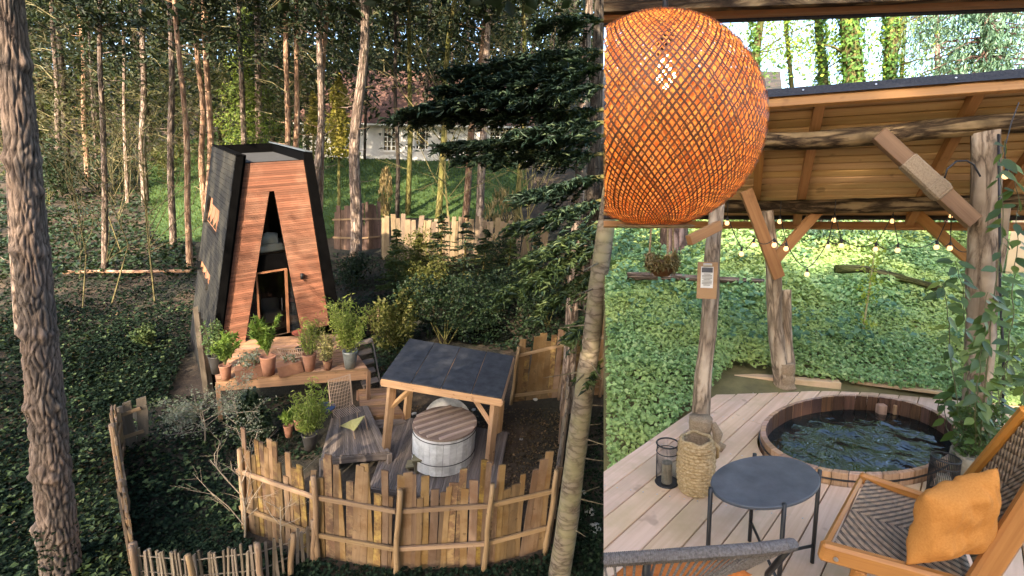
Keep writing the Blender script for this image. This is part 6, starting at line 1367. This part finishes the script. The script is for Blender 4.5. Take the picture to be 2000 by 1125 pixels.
def shrub(name, px, py, wpx, hpx, label, mat, n, sz=(.07, .15), stems=True, lobes=7, flat=.8):
    b = LT(px, py); k = pxm(b); Rw = wpx * k / 2 * cosx(px); H = rise(b, py - hpx); root = empty(name, b, label, 'shrub'); s = MB(); cs = []
    for q in range(lobes):
        a = random.uniform(0, 6.28); r = Rw * .62 * math.sqrt(random.random()); z = H * random.uniform(.28, .72); cs.append((b + XR * (r * math.cos(a)) + EV * (r * math.sin(a) * .8) + UL * z, Rw * random.uniform(.30, .5), H * random.uniform(.22, .36))); s.tube([b + XR * .05 * q, b.lerp(cs[-1][0], .6), cs[-1][0]], [.02, .014, .008], 4)
    pos = []
    for _ in range(n):
        c, rw, rz = random.choice(cs); v = Vector((random.gauss(0, 1), random.gauss(0, 1), random.gauss(0, 1))).normalized() * (random.uniform(.55, 1.0) ** .5); q = c + XR * v.x * rw + EV * v.y * rw + UL * v.z * rz; pos.append(tuple(q + Vector((random.gauss(0, .05), random.gauss(0, .05), random.gauss(0, .05)))))
    obj('stems', s, mossb, root)['kind'] = 'stuff'; leaves('foliage', np.array(pos), RNG.normal(size=(n, 3)) + [0, -.2, .7], RNG.uniform(*sz, n), mat, root); return root
youngfir('young_fir', 815, 570, 120, 90, 'small olive young fir between the light and the taller one', YLS, 1300)
youngfir('young_fir', 940, 580, 140, 110, 'broad dark young fir left of the yellowish one', DKS, 1800)
youngfir('young_fir', 1035, 575, 140, 90, 'dark young fir at the right end of the pale fence', FIRN, 1500)
shrub('dark_shrub', 860, 672, 240, 150, 'wide dark evergreen shrub behind the tub shelter', DKS, 4200)
shrub('yellow_shrub', 765, 690, 110, 130, 'yellow-green shrub left of the tub shelter roof', YLS, 2600)
shrub('dark_shrub', 965, 622, 200, 110, 'dark shrub above the black pond', DKS, 3000)
shrub('dark_shrub', 1060, 640, 130, 120, 'dark green shrub below the fir boughs', DKS, 2200)
shrub('olive_shrub', 830, 590, 140, 90, 'olive brown shrub below the young firs', YLS, 2200)
shrub('olive_shrub', 805, 535, 130, 95, 'olive shrub hiding the left half of the pale fence', YLS, 1700)
shrub('dark_shrub', 965, 540, 150, 95, 'dark shrub hiding the right half of the pale fence', DKS, 2000)
shrub('dark_shrub', 690, 560, 90, 80, 'dark shrub below the dark paling fence', DKS, 1300)
shrub('green_shrub', 668, 662, 90, 70, 'leafy green shrub behind the big bamboo pot', YLS, 1300)
shrub('dark_shrub', 430, 700, 60, 100, 'dark leafy shrub at the front left corner of the cabin', DKS, 1500)
shrub('dark_shrub', 500, 872, 90, 110, 'dark glossy laurel under the cabin deck', DKS, 1600)
shrub('laurel_bush', 285, 682, 50, 46, 'small light green laurel on the ivy slope left of the cabin', FIRL, 500)
shrub('dark_shrub', 90, 400, 200, 140, 'dark holly beside the big foreground trunk', DKS, 2600, sz=(.12, .22))
shrub('dark_shrub', 225, 380, 140, 110, 'dark evergreen bush behind the yellow saplings', DKS, 1800, sz=(.12, .22))
shrub('yellow_shrub', 330, 360, 100, 90, 'yellowish bush on the lawn edge left of the cabin', YLS, 1200, sz=(.1, .2))
def twiggy(name, px, py, hpx, label, mat, n=9, spread=.5, cat='sapling', leafmat=None, nl=0, rad=.022, sz=(.05, .09), seedv=0, top=None):
    random.seed(300 + px); b = LT(px, py); H = rise(b, py - hpx); root = empty(name, b, label, cat); s = MB(); tips = []
    d0 = ((P(top, py - hpx, proj(b + UL * H)[2]) - b).normalized()) if top else UL
    def grow(p, d, ln, r, lv):
        q = p + d * ln; m_ = p.lerp(q, .5) + Vector((random.gauss(0, .05), random.gauss(0, .05), 0)) * ln; s.tube([p, m_, q], [r, r * .8, r * .55], 4 if lv else 5, cap=False); tips.append(m_); tips.append(q)
        if lv < 3:
            for _ in range(n if lv == 0 else 3):
                f = random.uniform(.3, 1.0); e = (d + Vector((random.gauss(0, spread), random.gauss(0, spread), random.gauss(0, spread * .6)))).normalized(); grow(p.lerp(q, f), e, ln * random.uniform(.50, .6), r * .45, lv + 1)
    grow(b - UL * .1, d0, H * .8, rad, 0); o = obj('branches', s, mat, root); o['kind'] = 'stuff'
    if nl:
        pos = np.array([tuple(random.choice(tips) + Vector((random.gauss(0, .06), random.gauss(0, .06), random.gauss(0, .06)))) for _ in range(nl)]); leaves('leaves', pos, RNG.normal(size=(nl, 3)), RNG.uniform(*sz, nl), leafmat, root)
    return root
ybr = plain('yellow_twigs', (.10, .085, .035), .8, c2=(.19, .16, .07), nscale=6); gbr = plain('grey_twigs', (.20, .16, .12), .85, c2=(.32, .27, .21), nscale=6)
twiggy('bare_sapling', 302, 590, 430, 'bare yellow sapling with upswept twigs left of the cabin', ybr, n=14, spread=.45, rad=.035, top=268)
twiggy('bare_sapling', 215, 598, 330, 'bare yellowish sapling left of the straight grey pine', ybr, n=9, spread=.4, rad=.03, top=190)
twiggy('bare_sapling', 160, 606, 300, 'slender bare sapling right of the big foreground trunk', ybr, n=8, spread=.4, rad=.028, top=140)
twiggy('bare_sapling', 240, 500, 300, 'bushy bare sapling behind the fallen log', ybr, n=12, spread=.5, rad=.03)
twiggy('bare_shrub', 478, 1062, 190, 'bare twiggy shrub inside the dark enclosure', gbr, n=8, spread=.5, cat='shrub', rad=.022)
twiggy('bare_shrub', 552, 1075, 120, 'small bare twigs beside the left end of the plank fence', gbr, n=5, spread=.5, cat='shrub', rad=.016)
for i, (a, c, h_, lb) in enumerate(((400, 868, 110, 'silver-leaved shrub left of the plank fence'), (468, 880, 110, 'silver-leaved shrub behind the left end of the plank fence'), (352, 850, 60, 'low silver-leaved shrub on the ivy slope'))):
    twiggy('silver_shrub', a, c, h_, lb, gbr, n=9, spread=1.0, cat='shrub', leafmat=GRYL, nl=900, rad=.022, sz=(.03, .07))
twiggy('bare_tree', 880, 470, 330, 'bare mossy branching tree before the middle of the house', plain('mossy_twigs', (.16, .14, .05), .9, c2=(.24, .20, .08), nscale=6), n=12, spread=.6, cat='tree', rad=.06, top=870)
twiggy('bare_tree', 1040, 520, 300, 'bare mossy branching tree left of the fir boughs', MATS['mossy_twigs'], n=12, spread=.6, cat='tree', rad=.06, top=1010)
random.seed(77)
# dry grass plumes
def plume(name, px, py, hpx, wpx, label, mat, n=500):
    b = LT(px, py); H = rise(b, py - hpx); R = wpx * pxm(b) / 2; z = RNG.random(n); th = RNG.uniform(0, 6.28, n); r = R * (.3 + .5 * np.sin(z * 3.1)) * RNG.random(n) ** .5
    pos = np.array(b) + np.outer(z * H, np.array(UL)) + np.stack([np.cos(th) * r, np.sin(th) * r, z * 0], 1); o = leaves(name, pos, RNG.normal(size=(n, 3)) * [1, 1, .2], RNG.uniform(.25, .55, n), mat, aspect=16, tan=np.tile(np.array(UL), (n, 1)) + RNG.normal(size=(n, 3)) * .15, org=b); tag(o, label, 'grass clump')
DRY = leafm('dry_plume', [(0, (.24, .17, .08)), (1, (.48, .37, .20))], trans=.4)
plume('dry_grass', 752, 425, 95, 34, 'tall dry tan grass plume on the lawn left of the mossy stem', DRY, 330); plume('dry_grass', 975, 470, 100, 90, 'broad dry grass clump on the lawn by the straight pine', DRY, 420)
# fallen log, pond, stones
fl0, fl1 = LT(128, 546), LT(374, 543); pts, rr = logtube(fl0 + UL * .35, fl1 + UL * .35, .09, .07, k=14, wob=.1); tag(obj('fallen_pine', MB().tube(pts, rr, 9, jit=.1), PBO, smooth=True), 'long straight fallen pine stem lying left of the cabin', 'log')
wm_ = plain('pond_water', (.004, .005, .004), .08); pc = [LT(x, y) + UL * .12 for x, y in ((868, 668), (880, 645), (930, 633), (985, 640), (1002, 660), (985, 672), (920, 678))]; o = obj('pond', MB().add(pc, [tuple(range(7))], [[(0, 0)] * 7]), wm_); o['kind'] = 'structure'
stn = plain('pale_stone', (.34, .32, .30), .9, c2=(.52, .50, .47), nscale=6, bump=.5)
def rock(px, py, w, label, lift=0):
    b = LT(px, py); r = w * pxm(b) / 2; bm = bmesh.new(); bmesh.ops.create_icosphere(bm, subdivisions=2, radius=r)
    for v in bm.verts: v.co *= 1 + .5 * MN.noise(v.co / r * 1.3 + Vector((px, py, 0))); v.co.z *= .6
    me = bpy.data.meshes.new('stone'); bm.to_mesh(me); bm.free(); me.materials.append(stn); o = bpy.data.objects.new('stone', me); COL.objects.link(o); o.location = b; tag(o, label, 'stone', 'pale stones on the ground')
for (x, y, w, lb) in [(1140, 962, 14, 'topmost pale stone among the ivy right of the ringed spruce'), (1152, 1000, 22, 'flat pale stone in the middle of the ivy at the right edge'), (1162, 1032, 26, 'largest and lowest pale stone at the right edge'), (1136, 1012, 9, 'smallest pale stone close to the ringed spruce foot'),
  (756, 766, 12, 'pale stone at the foot of the garden stairs'), (808, 808, 10, 'pale stone beside the rear left post of the tub shelter'), (1046, 780, 11, 'pale stone at the foot of the rear yellow plank fence'), (1018, 858, 7, 'small pale stone on the bare ground right of the shelter'), (925, 800, 8, 'pale stone behind the white hot tub')]: rock(x, y, w, lb)
rock(364, 599, 7, 'single white stone at the left foot of the cabin')
# ground ivy
def scatter(n, poly, avoid=()):
    out = []
    xs0, xs1 = min(p[0] for p in poly), max(p[0] for p in poly); ys0, ys1 = min(p[1] for p in poly), max(p[1] for p in poly)
    while len(out) < n:
        x, y = random.uniform(xs0, xs1), ys0 + (ys1 - ys0) * random.random() ** .85
        if inpoly(x, y, poly) and not any(inpoly(x, y, q) for q in avoid): out.append((x, y))
    return out
DECKS = [[(415, 690), (690, 690), (762, 880), (990, 843), (962, 985), (722, 950), (628, 895), (640, 800), (424, 770)]]
PATHB = [(330, 640), (380, 640), (385, 760), (320, 760)]
def groundleaves(name, n, poly, sz, mat, label, hmax=.28, avoid=()):
    pos = []; nr = []; s = []
    for (x, y) in scatter(n, poly, avoid):
        q = LT(x, y); c = .5 + MN.noise(q * .55) * .6 + MN.noise(q * 1.9) * .3; pos.append(tuple(q + UL * (hmax * max(0, c) * random.random() ** .6 + .02))); nr.append((random.gauss(0, .5), random.gauss(-.2, .5), 1)); s.append(random.uniform(*sz) * (1 + .012 * (proj(q)[2] - 9)))
    o = leaves(name, np.array(pos), np.array(nr), np.array(s), mat, aspect=1.3, fold=.15); tag(o, label, 'ivy', kind='stuff'); return o
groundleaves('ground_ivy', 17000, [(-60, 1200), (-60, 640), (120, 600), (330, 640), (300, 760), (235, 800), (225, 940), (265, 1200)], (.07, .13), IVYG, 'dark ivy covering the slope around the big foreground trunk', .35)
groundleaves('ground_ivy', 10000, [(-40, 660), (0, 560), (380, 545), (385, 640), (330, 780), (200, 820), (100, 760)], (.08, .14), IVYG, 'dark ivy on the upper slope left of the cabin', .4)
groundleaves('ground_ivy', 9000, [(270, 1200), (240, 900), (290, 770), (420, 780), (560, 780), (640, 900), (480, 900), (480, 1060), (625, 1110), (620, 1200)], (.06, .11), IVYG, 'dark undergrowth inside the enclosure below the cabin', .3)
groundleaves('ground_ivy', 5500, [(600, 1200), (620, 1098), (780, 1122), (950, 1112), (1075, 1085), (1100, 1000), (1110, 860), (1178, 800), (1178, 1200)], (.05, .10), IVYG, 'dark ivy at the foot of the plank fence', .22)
groundleaves('ground_ivy', 9000, [(620, 500), (1178, 520), (1178, 700), (1000, 690), (820, 660), (745, 760), (700, 650), (640, 600)], (.08, .15), DKS, 'dark undergrowth between the tub shelter and the back fences', .4, DECKS)
groundleaves('leaf_litter', 2600, [(330, 630), (385, 620), (420, 780), (330, 780), (1000, 800), (1100, 800), (1090, 1000), (990, 980), (760, 760), (1000, 760)], (.04, .08), leafm('dead_leaves', [(0, (.03, .02, .010)), (.6, (.08, .048, .024)), (1, (.18, .115, .06))], trans=.1), 'brown dead leaves on the path and bare ground', .05, DECKS)
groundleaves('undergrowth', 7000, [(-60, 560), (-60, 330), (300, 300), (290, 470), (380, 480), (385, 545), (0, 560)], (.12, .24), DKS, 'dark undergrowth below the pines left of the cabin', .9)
groundleaves('leaf_litter', 4200, [(-60, 1200), (-60, 640), (120, 600), (380, 600), (300, 780), (235, 800), (225, 940), (265, 1200)], (.05, .09), MATS['dead_leaves'], 'scattered brown dead leaves on the ivy slope', .30)
groundleaves('brambles', 2600, [(-60, 1200), (-60, 640), (120, 600), (380, 600), (300, 780), (420, 790), (600, 790), (480, 900), (480, 1060), (225, 940), (265, 1200)], (.07, .13), FIRL, 'lighter green bramble leaves on the ivy slope', .5)
# ---- far forest
def farwood(name, n, ncl, ux, vx, wx, sz, mat, label, spread, keep=None):
    c = []
    while len(c) < ncl:
        u, v = random.uniform(*ux), random.uniform(*vx); w = random.uniform(*wx); q = LW(u, v, terr(u, v) + w); x, y, d = proj(q)
        if x > 1178 or x < -160 or y > 330 or y < -220: continue
        if keep and not keep(x, y): continue
        c.append(tuple(q))
    pos = np.array(c)[RNG.integers(0, ncl, n)] + RNG.normal(size=(n, 3)) * spread; x, y, d = proj_np(pos); pos = pos[x < 1172]
    o = leaves(name, pos, RNG.normal(size=(len(pos), 3)) + [0, -.4, .5], RNG.uniform(*sz, len(pos)), mat, aspect=2.8, tan=RNG.normal(size=(len(pos), 3)) * [1, 1, .5] + [0, 0, -.35]); tag(o, label, 'woodland', kind='stuff'); return o
def gaps(x, y):
    for gx, gy, gr in ((245, 45, 30), (212, 75, 22), (262, 72, 16), (720, 25, 14), (520, 85, 10), (1110, 12, 14)):
        if (x - gx) ** 2 + (y - gy) ** 2 < gr * gr: return False
    return True
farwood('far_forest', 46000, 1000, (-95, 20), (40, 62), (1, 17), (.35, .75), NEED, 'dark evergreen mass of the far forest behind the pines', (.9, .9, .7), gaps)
farwood('far_forest', 24000, 560, (-75, 16), (30, 44), (2, 15), (.22, .45), leafm('olive_far_leaves', [(0, (0.0240, 0.0330, 0.0120)), (.5, (0.0540, 0.0600, 0.0210)), (1, (0.1140, 0.1020, 0.0420))], tcol=0.35, trans=.35), 'olive and yellowish foliage between the far trunks', (.7, .7, .6), lambda x, y: gaps(x, y) and not (640 < x < 1010 and 120 < y))
farwood('far_forest', 12000, 240, (-60, 14), (26, 36), (7, 15), (.2, .4), NEED, 'dark pine twigs hanging in front of the far forest', (.6, .6, .4), lambda x, y: gaps(x, y) and y < 150)
farwood('far_forest', 26000, 620, (-120, 24), (62, 84), (1, 24), (.8, 1.5), NEED, 'darkest depth of the forest behind everything', (1.4, 1.4, 1.2), gaps)
m = MB()
for i in range(130):
    u, v = random.uniform(-85, 16), random.uniform(40, 60); q = LW(u, v, terr(u, v)); x, y, d = proj(q)
    if x > 1170: continue
    r = random.uniform(.10, .26); m.tube([q - UL, q + UL * 9 + XR * random.gauss(0, .4), q + UL * 18 + XR * random.gauss(0, .7)], [r, r * .8, r * .5], 6)
o = obj('far_trunks', m, PBD, smooth=True); tag(o, 'crowd of thin dark trunks deep in the far forest', 'woodland', kind='stuff')
m = MB(); k_ = 0
while k_ < 620:
    u, v, w_ = random.uniform(-40, 9), random.uniform(20, 38), random.uniform(1, 13); q = LW(u, v, terr(u, v) + w_); x, y, d_ = proj(q)
    if x > 1150 or x < -60 or y < -30 or y > 330 or (640 < x < 1000 and 230 < y): continue
    k_ += 1; th = random.uniform(0, 6.28); ln = random.uniform(.6, 2.2); dv = Vector((math.cos(th), math.sin(th), random.uniform(-.1, .8))).normalized(); a_ = q + dv * ln * .5 + Vector((0, 0, .12 * ln)); e_ = q + dv * ln
    m.tube([q, a_, e_], [.022, .014, .005], 3, cap=False)
    for _ in range(3): s_ = random.uniform(.3, .9); o_ = q.lerp(e_, s_); m.tube([o_, o_ + (dv + Vector((random.gauss(0, .7), random.gauss(0, .7), random.gauss(.2, .4)))).normalized() * ln * .4], [.010, .003], 3, cap=False)
tag(obj('bare_twigs', m, MATS['yellow_twigs']), 'tangle of thin bare twigs between the pine trunks', 'twigs', kind='stuff')
# ---- trunkless leaf clumps added behind the viewer to break the low sun into patches
cl_ = []
keepsun = [((535, 400), 3.4), ((520, 330), 2.6), ((560, 480), 2.2), ((545, 600), 1.8), ((470, 560), 1.2), ((620, 560), 1.2), ((560, 720), 1.6), ((540, 950), 1.5), ((680, 980), 1.0), ((900, 1000), .8), ((60, 400), 1.4), ((85, 800), 1.0), ((480, 150), 2.0), ((570, 130), 1.5), ((640, 200), 1.6), ((820, 460), 2.2), ((330, 300), 1.2), ((760, 270), 2.0)]
kpts = []
for (p, r) in keepsun:
    d_ = {True: 15.0}.get(True); q = LT(*p) if p[1] > 500 else P(*p, 14.5 if 420 < p[0] < 640 and p[1] > 280 else (7.8 if p[0] < 100 else 24)); kpts.append((q, r))
tries = 0
def blocks(c, k=.95):
    for (kq, r) in kpts:
        v = c - kq; t_ = v.dot(SUN_DIR)
        if t_ > 0 and (v - SUN_DIR * t_).length < r * k: return True
    return False
while len(cl_) < 560 and tries < 30000:
    tries += 1; x, y = random.uniform(-200, 1160), random.uniform(200, 1150) if random.random() < .55 else random.uniform(650, 1150); q = LT(x, y); s = random.uniform(13, 34); c = q + SUN_DIR * s
    if c.y > 1 or c.z < 4: continue
    bad = blocks(c) and random.random() < .74
    if not bad: cl_.append(tuple(c))
c = np.array(cl_); n_ = 80000; pos = c[RNG.integers(0, len(c), n_)] + RNG.normal(size=(n_, 3)) * [.6, .6, .5]
o = leaves('dapple_clumps_behind', pos, RNG.normal(size=(n_, 3)), RNG.uniform(.12, .26, n_), NEED, aspect=1.8); tag(o, 'unseen leaf clumps added behind the viewer to dapple the sun', 'woodland', kind='stuff')

# leaf clumps added above the picture to cut the sky light on the clearing
cl_ = []
while len(cl_) < 640:
    u, v = random.uniform(-26, -1.2), random.uniform(3, 34); q = LW(u, v, terr(u, v)) + UL * random.uniform(11, 18); x, y, d_ = proj(q)
    if y > -60 or (q - CAM).dot(CUTN) > -.4 or blocks(q, 1.25): continue
    cl_.append(tuple(q))
c = np.array(cl_); n_ = 24000; pos = c[RNG.integers(0, len(c), n_)] + RNG.normal(size=(n_, 3)) * [.8, .8, .45]
o = leaves('shade_clumps_above', pos, RNG.normal(size=(n_, 3)) + [0, 0, 1.2], RNG.uniform(.35, .65, n_), NEED, aspect=1.6); tag(o, 'unseen leaf clumps added high over the clearing to darken it', 'woodland', kind='stuff')
